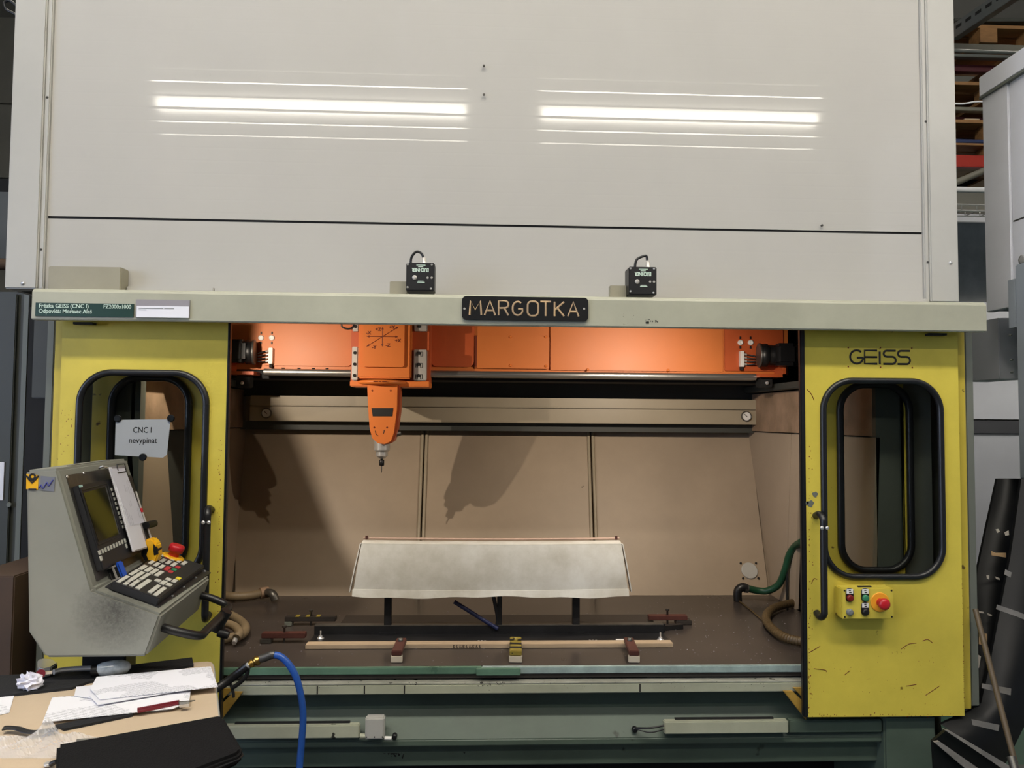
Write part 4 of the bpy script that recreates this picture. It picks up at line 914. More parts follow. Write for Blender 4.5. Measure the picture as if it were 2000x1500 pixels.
# keypad
kbL, kbB, kbR, kbT = [HK(*c8(*q), .022) for q in ((420,520),(970,715),(1500,325),(1010,165))]
part('keypad_plate', MB().prism([HK(*c8(*q), .0) for q in ((330,585),(955,825),(1570,420),(1010,165))], kN*.003), 'panel', con)
part('keypad', MB().prism([kbL-kN*.020, kbB-kN*.020, kbR-kN*.020, kbT-kN*.020], kN*.020), 'panel', con, .002)
es, et = (kbB-kbL).normalized(), (kbT-kbL).normalized()
def key(px, py, lt, ls, mat='key', nm='key'):
    c = HK(*c8(px, py), .022); part(nm, MB().obox(c, et, kN.cross(et), kN, lt/2, ls/2, .002), mat, con)
U = .00048
for (x_, y_, lt, ls) in ((543,490,150,36),(672,412,130,36),(775,354,110,44),(875,295,80,36),(952,248,80,36),(1008,208,60,36),
        (577,543,44,36),(618,510,60,30),(710,450,190,40),(845,376,110,44),(935,318,85,40),(1008,272,85,40),
        (650,560,50,36),(700,522,80,36),(765,482,50,36),(815,448,90,36),(905,400,120,40),(995,345,85,40),(1075,294,80,40),(1135,258,60,34),
        (782,550,210,44),(965,426,120,42),(1140,318,90,40),(1200,280,60,34),(1258,302,90,40),
        (908,606,170,40),(975,634,180,40),(1015,532,75,46),(1145,512,60,42)):
    key(x_, y_, lt*.00047, ls*.00027)
for x_, y_ in ((950,506),(1072,492),(1080,556)): key(x_, y_, .022, .014)
for x_, y_, m__ in ((1068,235,'keyr'),(1050,376,'keyr'),(1070,356,'keyr'),(1100,404,'keyr'),(1182,350,'keyr'),(1142,378,'keyg'),(1190,481,'keyy')): key(x_, y_, .020, .012, m__)
for q in ((1120,682),(1255,578),(1395,470),(1500,392)): part('plate_screw', MB().lathe(HK(*c8(*q), .003), kN, [(0,.0035),(.002,.003)], 10), 'chrome', con)
c = HK(*c8(1125,228), .022)
part('stop_collar', MB().lathe(c, kN, [(0,.033),(.003,.033),(.005,.026)], 30), 'yelpl', con, label='yellow collar under the stop button')
part('emergency_stop_button', MB().lathe(c, kN, [(0,.016),(.016,.015),(.018,.021),(.032,.0225),(.038,.020),(.040,.010),(.0402,.001)], 30), 'red', con, label='red mushroom emergency stop button')
# handle bars on the front edge
e0 = D_+cy_*.05; e1 = D_+cy_*.40; hv = V((.075, 0, -.03)); dn = V((.0,0,-.045))
part('handle', MB().tube([e0+dn+V((-.01,0,0)), e0+dn+hv*.35, e0+dn+hv*.95+cy_*.03, e0+dn+hv+cy_*.09, e1+dn+hv-cy_*.06, e1+dn+hv*.9-cy_*.01, e1+dn+hv*.3, e1+dn+V((-.012,0,0))], .011, 12, 5), 'black', con)
q = e1+dn+hv-cy_*.1
part('handle_joint', MB().cyl(q+V((-.02,0,-.045)), q+V((.012,0,.01)), .016, n=14), 'black', con)
part('joint_knob', MB().lathe(q+V((-.01,0,-.05)), (1,0,-.3), [(0,.012),(.02,.014),(.03,.010)], 14), 'black', con)
# sticker and label on the side face
def side_quad(pts, t=.0012): return MB().prism([prof_pt(*c1(*q))-cy_*t for q in pts], cy_*(t*.8))
part('warning_sticker', side_quad(((208,302),(302,312),(298,425),(206,420))), 'yelpl', con, label='yellow warning sticker')
c = prof_pt(*c1(255,345))-cy_*.002
part('sticker_print', MB().strokes([[(-.5,.3),(0,-.1),(.5,.3)],[(-.35,.1),(0,-.3),(.35,.1)],arc(0,.25,.22,0,360,10)], c, cx_, EZ, .028, 1, .0022).box(c.x-.008, c.x+.010, c.y, c.y+.0008, c.z-.026, c.z-.022), 'ink', con)
part('blank_sticker', side_quad(((320,318),(432,328),(424,440),(318,430))), M('faded_blue_sticker', (112,116,128), .5, var=.05), con, label='faded grey-blue sticker')
c = prof_pt(*c1(362,385))-cy_*.002
part('scribble', MB().tube([c+cx_*(-.016+.0045*i)+EZ*(.006*math.sin(i*2.1)-.008+.002*i) for i in range(8)], .0013, 6, 4), 'blueink', con)
# grime patch on lower side
# top slot
tp = (A_+B_)/2
part('top_slot', MB().obox(B_+(A_-B_)*.3+cy_*.24+V((0,0,.0005)), cy_, cx_, EZ, .13, .004, .0008), 'steeld', con)
# stand
q = (E_+F_)/2; q.z = 0
sd = part('stand_post', MB().obox(V((xs(222,2.12), 2.14, F_.z/2-.001)), cx_, cy_, EZ, .055, .04, F_.z/2-.002), 'black', con, .004)
part('stand_foot', MB().obox(V((xs(222,2.12), 2.14, .015)), cx_, cy_, EZ, .20, .18, .015), 'black', con, .004)

# clipboard hanging on the console
def onC(px, py, d=.028): return HF(*c1(px, py), d)
cl = [onC(*q) for q in ((842,250),(962,240),(1150,882),(1032,915))]
# make it a true parallelogram-like board on the face plane
cb_ = thing('clipboard', 'grey clipboard with papers leaning on the console screen', 'clipboard', sum(cl, V((0,0,0)))/4)
part('board', MB().prism(cl, fN*.004), 'sleeve', cb_)
top = (cl[0]+cl[1])/2
part('clip', MB().tube([cl[0]+(cl[1]-cl[0])*.42+bd*.014+fN*.006, cl[0]+(cl[1]-cl[0])*.42-bd*.004+fN*.008, cl[0]+(cl[1]-cl[0])*.95-bd*.004+fN*.008, cl[0]+(cl[1]-cl[0])*.92+bd*.018+fN*.006, cl[0]+(cl[1]-cl[0])*.35+bd*.020+fN*.006], .0018, 8, 1), 'black', cb_)
part('clip_hook', MB().tube([onC(775,258,.02), onC(800,245,.034), onC(840,256,.034)], .003, 8, 3), 'chrome', cb_)
sh = [onC(*q, .033) for q in ((862,262),(972,258),(1128,680),(1010,712))]
solo('paper_sheet', MB().prism([p for p in sh], fN*.001), 'paperl', 'short printed sheet clipped at the top of the clipboard', 'paper', 'sheets on the clipboard')
sh = [onC(*q, .0325) for q in ((1000,655),(1020,648),(1148,870),(1038,902))]
solo('paper_sheet', MB().prism([onC(*q, .0322) for q in ((905,400),(1000,395),(1146,872),(1038,902))], fN*.0008), 'plain', 'blank pale sheet showing below the short sheet on the clipboard', 'paper', 'sheets on the clipboard')
solo('paper_sheet', MB().prism([onC(*q, .0305) for q in ((848,252),(866,252),(1048,908),(1034,910))], fN*.0018), 'plain', 'white sheet edge showing along the left side of the clipboard', 'paper', 'sheets on the clipboard')
# rod with black cap behind the clipboard
pr_ = thing('probe_rod', 'thin metal rod with a red ring and black cap standing behind the clipboard', 'rod', HK(296,1058,.003))
part('rod', MB().tube([onC(1060,440,.020), onC(1110,600,.022), onC(1185,822,.026)], .0032, 8, 2), 'alu', pr_)
part('red_ring', MB().cyl(onC(1100,570,.022), onC(1108,602,.022), .0045, n=10), 'red', pr_)
part('cap', MB().cyl(onC(1140,705,.028), onC(1205,690,.028), .0105, n=16), 'black', pr_)
part('cap_end', MB().cyl(onC(1197,690,.028), onC(1209,688,.028), .0085, n=14), 'alu', pr_)
# tape measure
tm = HK(*c1(1185,968), .024)
tmt = thing('tape_measure', 'yellow and black pocket tape measure standing on the console above the keypad', 'tape measure', tm)
u_, w_ = Rt.copy(), Up.copy()
sx_ = V((.80,.6,0)).normalized(); fz_ = V((sx_.y,-sx_.x,0))
loc_ = [(-.022,-.02),(.018,-.028),(.026,-.010),(.022,.018),(.006,.032),(-.014,.028),(-.024,.008)]
cc = HK(*c1(1183,900), .045)
part('case', MB().prism([cc+Rt*a*1.0+Up*b*1.15-Fw*.014 for a, b in loc_], Fw*.03), 'yelpl', tmt, .004)
part('black_grip', MB().prism([cc+Rt*a+Up*b-Fw*.0155 for a, b in ((-.022,.016),(-.010,.026),(-.002,.006),(-.008,-.010),(-.002,-.024),(-.012,-.026),(-.022,-.010))], Fw*.028), 'black', tmt, .001)
part('black_grip', MB().prism([cc+Rt*a+Up*b-Fw*.0155 for a, b in ((.012,.022),(.024,.008),(.025,-.008),(.014,-.012),(.012,.004))], Fw*.028), 'black', tmt, .001)
# blue rimmed holder
cc = HK(*c1(895,1075), .020)
bh = thing('small_holder', 'small black ribbed plastic holder with silver frame and blue back beside the keypad', 'holder', cc)
rx = (Rt*.9+Up*.35).normalized(); ry = (Up*.9-Rt*.35).normalized()
part('body', MB().obox(cc, rx, ry, Fw, .022, .020, .012), 'black', bh, .002)
part('blue_back', MB().obox(cc+rx*.0195+ry*.002, rx, ry, Fw, .0042, .021, .0125), 'blue', bh, .003)
for k in range(4): part('tooth', MB().obox(cc-rx*(.004+.0052*k)-ry*.006-Fw*.0125, rx, ry, Fw, .0014, .011, .0015), 'steeld', bh)
for k in (-1, 1): part('silver_frame', MB().obox(cc-rx*.004+ry*.0165*k-Fw*.012, rx, ry, Fw, .020, .0022, .0022), 'alu', bh)
part('silver_frame', MB().obox(cc+rx*.008-Fw*.0125, rx, ry, Fw, .0022, .018, .0022), 'alu', bh)

# ================================================================ WORKBENCH AND WHAT LIES ON IT
DZ = .95
ba = math.radians(20.5); bx_ = V((math.cos(ba), math.sin(ba), 0)); by_ = V((-math.sin(ba), math.cos(ba), 0))
co = PZ(415, 1290, DZ)            # rear right corner
wbn = thing('workbench', 'cardboard-covered workbench with rounded corner in front of the console', 'workbench', (co.x-.5, co.y-.6, 0))
def bq(a, b, z=DZ): p = co - bx_*a - by_*b; return V((p.x, p.y, z))
out = [bq(.03,0), bq(.012,.004), bq(.003,.015), bq(0,.04), bq(0,.92), bq(1.2,.92), bq(1.2,0)]
part('cardboard_cover', MB().prism([V((p.x,p.y,DZ-.004)) for p in out][::-1], (0,0,.004)), 'card', wbn)
part('bench_top', MB().prism([V((p.x,p.y,DZ-.040)) for p in out][::-1], (0,0,.035)), 'cardd', wbn)
part('edge_trim', MB().tube([V((p.x,p.y,DZ-.006)) for p in out[:5]], .0045, 8, 1), 'hoodtrim', wbn)
for a, b in ((.06,.06),(.06,.86),(1.14,.06),(1.14,.86)):
    p = bq(a,b,0); part('leg', MB().obox(V((p.x,p.y,(DZ-.041)/2)), bx_, by_, EZ, .025, .025, (DZ-.041)/2), 'greyd', wbn)
def flat(pts, t, z=DZ): return MB().prism([PZ(a, b, z) for a, b in pts], (0,0,t))
c2 = lambda x, y: (x/4, 1200+y/4)
def F2(pts, t, z=DZ+.0003): return MB().prism([PZ(*c2(a, b), z) for a, b in pts][::-1], (0,0,t))
solo('rubber_mat', F2(((-300,515),(700,452),(1500,352),(1512,410),(1512,412),(700,540),(560,590),(110,640),(-300,680)), .006), 'mat', 'black rubber mat along the rear edge of the workbench', 'mat')
solo('paper_sheet', F2(((-120,590),(128,574),(72,770),(-120,815)), .001, DZ+.0007), 'paper2', 'cropped white form at the left border of the workbench', 'paper', 'papers on the workbench')
solo('paper_sheet', F2(((408,650),(1490,590),(1478,690),(1350,738),(332,845)), .0012, DZ+.0075), 'paper2', 'large white form lying undermost in the paper pile on the workbench', 'paper', 'papers on the workbench')
solo('paper_sheet', F2(((595,570),(790,548),(1340,600),(760,700),(740,660),(580,640)), .0012, DZ+.0100), 'plain', 'small folded white sheet sticking out left of the printed list', 'paper', 'papers on the workbench')
solo('paper_sheet', F2(((700,640),(765,710),(1350,610),(1560,575),(900,600)), .0012, DZ+.0125), 'plain', 'white sheet with bluish edge just under the printed list', 'paper', 'papers on the workbench')
ps = solo('paper_sheet', F2(((755,492),(1645,410),(1702,568),(780,668),(705,585)), .0015, DZ+.0150), 'paper', 'long printed list on top of the paper pile on the workbench', 'paper', 'papers on the workbench')
solo('paper_scrap', F2(((1160,745),(1345,726),(1350,742),(1190,766)), .001, DZ+.0005), 'plain', 'narrow white paper scrap under the dark red tweezers', 'paper')
# ratchet wrench
rw = thing('ratchet_wrench', 'chrome ratchet wrench with clear and black handle on the rubber mat', 'wrench', PZ(*c2(700,440), DZ+.006))
def R2(x_, y_, z=DZ+.022): return PZ(*c2(x_, y_), z)
part('shaft', MB().tube([R2(420,450), R2(520,430), R2(740,420)], .0068, 12, 3), 'chrome', rw)
part('ratchet_head', MB().prism([R2(a, b, DZ+.010) for a, b in ((290,420),(340,410),(410,415),(450,445),(400,480),(330,498),(290,480))][::-1], (0,0,.022)), 'chrome', rw, .003)
part('selector', MB().cyl(R2(318,463,DZ+.032), R2(318,463,DZ+.036), .010, n=16), 'dkred', rw)
part('direction_lever', MB().obox(R2(375,455,DZ+.034), bx_, by_, EZ, .009, .003, .003), 'chrome', rw)
part('grip', MB().tube([R2(715,440), R2(780,435)], .0145, 14, 1), 'black', rw)
a_, b_ = R2(760,432,DZ+.024), R2(1025,405,DZ+.024)
part('clear_handle', MB().lathe(a_, b_-a_, [(0,.012),(.01,.0165),(.035,.019),(.055,.018),(.068,.013),((b_-a_).length,.004)], 22), M('clear_plastic_handle', (216,226,230), .12, col2=(120,132,140), scale=24, spec=.9), rw)
# crumpled paper
cc = PZ(*c2(235,528), DZ+.022)
def crump(u, v):
    a, b = 2*PI*u, PI*v; r_ = .021*(1+.34*math.sin(7*a+3*b)*math.sin(5*b+2*math.sin(a)) + .2*math.sin(11*b+4*a))
    if u == 1: a = 0; r_ = .021*(1+.34*math.sin(3*b)*math.sin(5*b)+.2*math.sin(11*b))
    return cc+V((r_*1.25*math.cos(a)*math.sin(b), r_*.9*math.sin(a)*math.sin(b), r_*.85*math.cos(b)))
cp = solo('crumpled_paper', MB().grid(crump, 18, 12, False), M('crumpled_white', (232,232,244), .6, spot=((70,74,150), .66, 22)), 'crumpled white paper ball with blue print beside the ratchet head', 'paper')
# tweezers
tw = thing('tweezers', 'dark red tweezers with silver tip on the white form', 'tweezers', R2(1250,720,DZ+.01))
part('arm', MB().prism([R2(a,b,DZ+.0095) for a,b in ((1072,744),(1400,682),(1402,690),(1074,756))][::-1], (0,0,.004)), 'dkred', tw)
part('arm', MB().prism([R2(a,b,DZ+.0095) for a,b in ((1072,760),(1404,694),(1406,704),(1078,772))][::-1], (0,0,.004)), 'dkred', tw)
part('tip', MB().tube([R2(1395,695,DZ+.012), R2(1450,685,DZ+.012), R2(1525,672,DZ+.011)], lambda t: .004*(1-t)+.0008, 8, 3), 'steeld', tw)
part('clip', MB().obox(R2(1440,705,DZ+.013), bx_, by_, EZ, .010, .007, .003), 'chrome', tw)
# long black file handle / strap
fl = thing('hand_file', 'long flat black hand file with curved plastic handle across the workbench', 'file', R2(520,880,DZ))
part('blade', MB().prism([R2(a,b,DZ+.0005) for a,b in ((430,880),(1020,768),(1045,782),(1035,800),(500,912))][::-1], (0,0,.005)), 'mat', fl)
part('handle', MB().tube([R2(30,888,DZ+.011), R2(70,886,DZ+.011), R2(140,892,DZ+.011), R2(210,915,DZ+.011), R2(300,918,DZ+.011), R2(440,895,DZ+.008)], lambda t: .011-.003*math.sin(t*PI), 10, 6, EZ), 'black', fl)
# plastic bag, crumpled film
def bagf(u, v):
    px = -40+u*820; py = 960+v*170-50*math.exp(-((u-.52)/.10)**2)*(1-v)
    p = PZ(*c2(px, py), DZ); hgt = .004+.020*math.exp(-((u-.52)/.10)**2)*math.exp(-((v-.2)/.4)**2)+.010*abs(math.sin(9*u+4*v))*abs(math.cos(7*v+3*u))+.005*math.sin(23*u+17*v)
    e = min(1, 6*min(v, 1-v, u+.1, 1-u)); return V((p.x, p.y, DZ+.0012+max(0, hgt)*max(0, e)))
solo('plastic_bag', MB().grid(bagf, 34, 16, False), 'bag', 'crumpled clear plastic bag lying on the workbench', 'bag')
# scriber rods near bag
sc_ = thing('scriber', 'thin steel scriber with dark grip poking out of the plastic bag', 'tool', R2(900,975,DZ))
part('shaft', MB().cyl(R2(600,985,DZ+.006), R2(860,972,DZ+.006), .003, n=8), 'steeld', sc_)
part('grip', MB().cyl(R2(850,976,DZ+.008), R2(1025,968,DZ+.008), .0055, n=12), M('dark_bronze', (66,54,44), .35, metal=.4), sc_)
s2 = thing('scriber', 'short chrome marker with black tip lying against the black case', 'tool', R2(900,1000,DZ))
part('shaft', MB().cyl(R2(890,1004,DZ+.005), R2(955,990,DZ+.005), .004, n=10), 'chrome', s2)
part('grip', MB().cyl(R2(955,990,DZ+.005), R2(1010,984,DZ+.005), .003, n=10), 'black', s2)
# black case
cs = thing('black_case', 'black zipped fabric case on the front corner of the workbench', 'case', R2(1150,1060,DZ))
o_ = [R2(a,b,DZ+.0015) for a,b in ((440,1112),(1700,878),(1745,882),(1880,1120),(1895,1150),(1860,1185),(1500,1330),(430,1400))][::-1]
part('case_shell', MB().prism(o_, (0,0,.024)), 'case', cs, .006)
part('zip_edge', MB().tube([V((p.x,p.y,DZ+.013)) for p in o_], .0022, 6, 1), 'rubber', cs)
part('zip_pull', MB().tube([R2(440,1150,DZ+.014), R2(415,1160,DZ+.012), R2(395,1172,DZ+.009)], .0045, 8, 3), 'black', cs)
part('zip_ring', MB().lathe(R2(382,1176,DZ+.004), EZ, [(0,.0085),(.004,.0085),(.004,.004)], 16), 'alu', cs)

# air gun and blue hose
Y = 2.02
ag = thing('air_gun', 'black air blow gun with brass coupling resting over the bench corner', 'air gun', PY(450,1330,Y))
part('barrel', MB().tube([PY(415,1350,Y-.02), PY(445,1330,Y), PY(484,1300,Y)], .0105, 12, 3), 'black', ag)
part('trigger', MB().tube([PY(452,1345,Y), PY(470,1332,Y), PY(482,1318,Y), PY(484,1304,Y)], .0055, 8, 4), 'black', ag)
part('trigger_guard', MB().tube([PY(448,1330,Y), PY(455,1350,Y), PY(456,1362,Y)], .004, 8, 3), 'black', ag)
a_, b_ = PY(484,1300,Y), PY(508,1287,Y)
part('nut', MB().cyl(PY(483,1301,Y), PY(489,1298,Y), .0085, n=12), 'chrome', ag)
L_ = (b_-a_).length
part('brass_coupling', MB().lathe(PY(488,1298,Y), b_-a_, [(0,.009),(.008,.011),(.010,.009),(.014,.009),(.016,.012),(.024,.012),(.026,.009),(.032,.009)], 18), 'brass', ag)
part('swivel', MB().tube([b_, PY(518,1284,Y), PY(530,1279,Y), PY(536,1279,Y)], .0105, 12, 3), 'steeld', ag)
hs = solo('air_hose', MB().tube([PY(528,1280,Y), PY(545,1281,Y), PY(562,1295,Y), PY(578,1322,Y), PY(588,1360,Y), PY(592,1400,Y), PY(589,1450,Y), PY(585,1500,Y), PY(580,1600,Y), V((PY(560,1700,Y).x,2.0,.25)), V((-.55,1.9,.02)), V((-.8,1.7,.012)), V((-1.2,1.75,.012))], .0088, 12, 8), 'hosebl', 'blue air hose arching down from the air gun coupling', 'hose')

# ================================================================ LEFT BACKGROUND
Y = 2.95
lc = thing('electrical_cabinet', 'tall grey-green steel cabinet at the left edge beside the machine', 'cabinet', (-2.0, 3.1, 0))
xr = xs(47, Y)
part('cabinet_body', MB().box(xr-.9, xr, Y, 3.5, 0, zs(570,Y,30)), 'cabl', lc, .004)
part('cabinet_door', MB().box(xr-.8, xr-.035, Y-.014, Y-.002, zs(1115,Y,30), zs(575,Y,30)), 'cabl', lc, .003)
part('cabinet_edge', MB().box(xr-.012, xr+.006, Y-.008, Y, .3, zs(572,Y,30)), 'greyfr', lc)
part('cabinet_plinth', MB().box(xr-.9, xr-.01, Y-.012, Y, 0, .1), 'dark', lc)
p = PY(4, 940, Y-.02); solo('door_notice', MB().box(p.x-.2, p.x+.004, Y-.018, Y-.015, p.z-.07, p.z+.07), 'plain', 'white paper on the door of the grey-green cabinet', 'notice')
part('cabinet_latch', MB().lathe(PY(18,986,Y-.014), (0,-1,0), [(0,.01),(.004,.008)], 12), 'greyfr', lc)
solo('brown_board_box', MB().box(xs(-60,2.5), xs(40,2.5), 2.5, 2.9, 0, zs(1125,2.5,20)), 'cardd', 'brown boarded crate standing in front of the grey-green cabinet', 'crate', bev=.004)
part('gap_shade', MB().box(xs(50,2.9), -1.52, 2.9, 3.6, 0, 2.0), 'dark', lc)  # dark block added so the gap beside the machine reads as shade
solo('rusty_pipe', MB().cyl((-4,5.3,2.62), (-2.6,5.3,2.62), .04), 'cardd', 'brown pipe end showing between the cabinet and the hood', 'pipe')
lp_ = thing('cable_loop', 'black cable loop hanging at the upper left beside the hood', 'cable', PY(15,20,3.0))
part('loop', MB().tube([PY(34,14,3.0), PY(20,2,3.0), PY(9,5,3.0), PY(12,18,3.0), PY(26,26,3.0), PY(34,32,3.0)], .005, 8, 5), 'rubber', lp_)

# ================================================================ RIGHT BACKGROUND
Xn = 2.11
nh = thing('neighbour_hood', 'white sheet-metal hood of the next machine at the right edge', 'machine hood', (2.5, 2.2, 2.05))
def XX(px, py): v = ray(px, py); return CAM+v*(Xn/v.x)
yf = XX(1925,400).y
part('hood_side', MB().box(Xn, Xn+.02, 1.2, yf-.16, 2.075, 2.97), 'cabw', nh)
part('corner_post', MB().box(Xn-.006, Xn+.03, yf-.155, yf, 2.06, 2.97), 'cabw', nh, .003)
part('roof_cap', MB().box(Xn-.012, Xn+.8, 1.2, yf+.01, 2.975, 3.06), 'cabw', nh, .003)
part('roof_lip', MB().box(Xn-.016, Xn+.02, 1.2, yf+.005, 2.962, 2.972), 'greyfr', nh)
part('hood_front', MB().box(Xn, 4.0, yf-.02, yf-.001, 2.075, 2.97), 'cabw', nh)
part('hood_floor', MB().box(Xn, 3.0, 1.2, yf-.02, 2.062, 2.074), 'cabg', nh)
part('seam', MB().box(Xn-.001, Xn, 1.2, yf-.165, 2.397, 2.403), 'greyd', nh)
q = XX(1999,507); part('lift_ring', MB().lathe(q+V((-.002,0,0)), (-1,0,0), [(0,.018),(.006,.018),(.006,.010)], 18), 'chrome', nh)
Y = 3.25
ng = thing('neighbour_cabinet', 'light blue-grey stepped steel cabinet under the white hood', 'cabinet', (2.45, 3.1, 0))
part('upper_box', MB().box(xs(1942,Y), xs(1990,Y), Y-.04, Y+.2, zs(742,Y,1960), 2.055), 'cabw', ng, .003)
part('body', MB().box(2.31, 3.0, 1.2, 3.2, 0, 2.05), 'cabg', ng, .004)
part('side_box', MB().box(xs(1986,2.86,700), 2.106, 2.0, 2.86, 1.39, zs(518,2.86,1990)), 'cabg', ng, .004)
part('side_step', MB().box(xs(1979,2.88,700), 2.106, 2.862, 2.90, 1.97, zs(548,2.9,1980)), 'cabg', ng)
for px, py in ((1972,655),(1974,703),(1975,727)): part('hook_screw', MB().lathe(PY(px,py,3.165), (0,-1,0), [(0,.005),(.01,.005),(.012,.003)], 10), 'chrome', ng)
# pallet rack
RY = 5.0
rx0, rx1 = xs(1800,RY), 5.6
zR = lambda py: zs(py, RY, 1900)
rk = thing('pallet_rack', 'tall pallet rack with grey, blue and red beams behind the machine', 'rack', (4.2, 5.3, 0))
for x in (rx0, 5.5): 
    for y in (RY+.05, RY+.75): part('upright', MB().box(x-.05, x+.05, y-.04, y+.04, 0, 4.4), 'rackb', rk)
def beam(pt, pb_, mat, y=RY): part('beam', MB().box(rx0-.05, rx1, y, y+.05, zR(pb_), zR(pt)), mat, rk, .003)
beam(85, 97, 'rackg'); beam(105, 111, 'strut'); beam(113, 126, 'rackp', RY+.1); beam(209, 216, 'rackg'); beam(217, 230, 'rackp', RY+.1)
beam(272, 279, 'rackb'); beam(303, 326, 'rackr')
part('shelf_back', MB().box(rx0, rx1, RY+.74, RY+.76, zR(300), zR(112)), 'dark', rk)
a, b = PY(1870,356,RY), PY(1928,333,RY-.1); part('diagonal_brace', MB().cyl(a-V((.1,0,.04)), b+V((.1,0,.05)), .022, n=12), 'rackg', rk)
def pallet(x, zt_, label, w=.8, hs=1):
    t = thing('pallet', label, 'pallet', (x+w/2, RY+.3, zt_), 0, 'wooden pallets on the rack')
    for k in range(5): part('deck_board', MB().box(x, x+w, RY-.02+k*.15, RY+.10+k*.15, zt_+.10*hs, zt_+.122*hs), 'woodd', t)
    for k in range(3):
        part('block', MB().box(x+.03+k*(w-.18)/2, x+.15+k*(w-.18)/2, RY-.02, RY+.10, zt_+.022*hs, zt_+.1*hs), 'woodd', t)
        part('stringer', MB().box(x+.03+k*(w-.18)/2, x+.15+k*(w-.18)/2, RY-.02, RY+.70, zt_, zt_+.022*hs), 'woodd', t)
    return t
for x, py, lab in ((3.02,85,'topmost wooden pallet on the rack, left of two'),(3.95,85,'topmost wooden pallet on the rack, right of two'),(3.05,197,'wooden pallet on the second rack level'),(3.05,271,'wooden pallet on the blue beam of the rack'),(3.05,303,'wooden pallet on the red beam of the rack')):
    pallet(x, zR(py)+.001, lab, .85, .6 if py == 303 else 1)
b = PY(1925,130,RY+.2); solo('rack_box', MB().box(b.x-.06, b.x+.03, RY+.1, RY+.3, zR(197)+.123, zR(197)+.123+.09), 'card', 'small cardboard box on the second level pallet', 'box')
solo('rack_box', MB().box(xs(1905,RY), xs(1935,RY), RY+.05, RY+.3, zR(271)+.123, zR(271)+.16), 'card', 'flat cardboard box on the pallet above the blue beam', 'box')
solo('flat_panel', MB().obox(V((xs(1950,RY), RY+.2, zR(85)+.145)), (1,0,.03), EY, (-.03,0,1), .28, .25, .012), 'greyd', 'dark flat panel lying on the topmost pallet', 'panel')
solo('flat_panel', MB().obox(V((xs(1900,RY), RY+.15, zR(85)+.152)), (1,0,.16), EY, (-.16,0,1), .10, .2, .006), 'tape', 'pale tilted board lying on the topmost pallet', 'board')
solo('small_bracket', MB().box(xs(1936,RY), xs(1944,RY), RY+.0, RY+.06, zR(85)+.158, zR(85)+.24), 'greyfr', 'small grey bracket standing on the dark flat panel', 'bracket')
solo('white_pipe', MB().cyl((3.0,RY-.25,zs(371,RY-.25,1900)), (5.5,RY-.25,zs(371,RY-.25,1900)), .018), 'cabw', 'white horizontal pipe below the red rack beam', 'pipe')
solo('grey_pipe', MB().cyl((3.0,RY-.2,zs(100,RY-.2,1900)), (5.5,RY-.2,zs(100,RY-.2,1900)-.02), .012), 'strut', 'thin grey pipe in front of the upper rack beams', 'pipe')
solo('white_cable', MB().tube([PY(1850,202,4.6), PY(1880,203,4.6), PY(1905,199,4.6), PY(1940,199,4.6), PY(1990,198,4.6)], .006, 8, 4), 'cabw', 'thin white cable spanning in front of the rack', 'cable')
ct = thing('cable_tray', 'wire mesh cable tray under the white pipe', 'cable tray', PY(1900,408,RY-.3))
m_ = MB(); Yt = RY-.3; z1_, z0_ = zs(400,Yt,1900), zs(412,Yt,1900)
for z_, y_ in ((z1_,Yt),(z0_,Yt),(z0_,Yt+.12),(z1_,Yt+.12)): m_.cyl((2.9,y_,z_), (5.4,y_,z_), .005, n=6)
part('long_wire', m_, 'chrome', ct)
for k in range(24): 
    x = 2.95+k*.1; part('cross_wire', MB().tube([(x,Yt,z1_),(x,Yt,z0_),(x,Yt+.12,z0_),(x,Yt+.12,z1_)], .004, 6, 1), 'chrome', ct)
# slotted strut rising towards the camera
def XS(px, py): v = ray(px, py); return CAM+v*(3.15/v.x)
a, b = XS(1866,58), XS(1955,-3); a = b+(a-b)*1.1; b = a+(b-a)*2.2
stt = thing('slotted_strut', 'galvanised slotted channel hanging under the ceiling at the upper right', 'channel', (3.15, a.y, a.z))
dd = (b-a).normalized(); uu = V((1,0,0)); ww = dd.cross(uu).normalized()
if ww.z < 0: ww = -ww
part('channel', MB().prism([a+ww*.05, a-ww*.05, a-ww*.05+uu*.05, a+ww*.05+uu*.05], b-a), 'strut', stt, .002)
for k in range(14):
    c = a+dd*(.08+k*.1); part('slot', MB().obox(c-uu*.001+ww*.012, dd, ww, uu, .028, .010, .001), 'dark', stt)
solo('ceiling_hanger', MB().box(3.15, 3.2, (b.y-.03), (b.y+.03), b.z, 5.9), 'strut', 'galvanised drop rod holding the slotted channel', 'hanger')

# leaning black sheets, pole and strips at lower right
def lean(left, right, Yb, Yt_, name, label, curve=.05, mat='leanb', thick=.012):
    n = len(left)-1
    def f(u, v):
        s_ = v*n; i = min(int(s_), n-1); t = s_-i
        l = V((left[i][0]*(1-t)+left[i+1][0]*t, left[i][1]*(1-t)+left[i+1][1]*t, 0)); r_ = V((right[i][0]*(1-t)+right[i+1][0]*t, right[i][1]*(1-t)+right[i+1][1]*t, 0))
        q_ = l.lerp(r_, u); Yv = Yt_*(1-v)+Yb*v - curve*math.sin(PI*u); return PY(q_.x, q_.y, Yv)
    t_ = thing(name, label, 'sheet', f(.5,1)); t_['f'] = 0; del t_['f']
    part('sheet', MB().sheet(f, 10, 14, thick, (0,-1,0)), mat, t_); return t_, f
t1, f1 = lean([(1948,935),(1926,1035),(1905,1135),(1900,1250),(1896,1330),(1850,1440)], [(2012,935),(2012,1035),(2010,1135),(1975,1250),(1960,1350),(1950,1470)], 2.62, 2.95, 'leaning_sheet', 'tall black plastic sheet with white paper tags leaning beside the machine', .03)
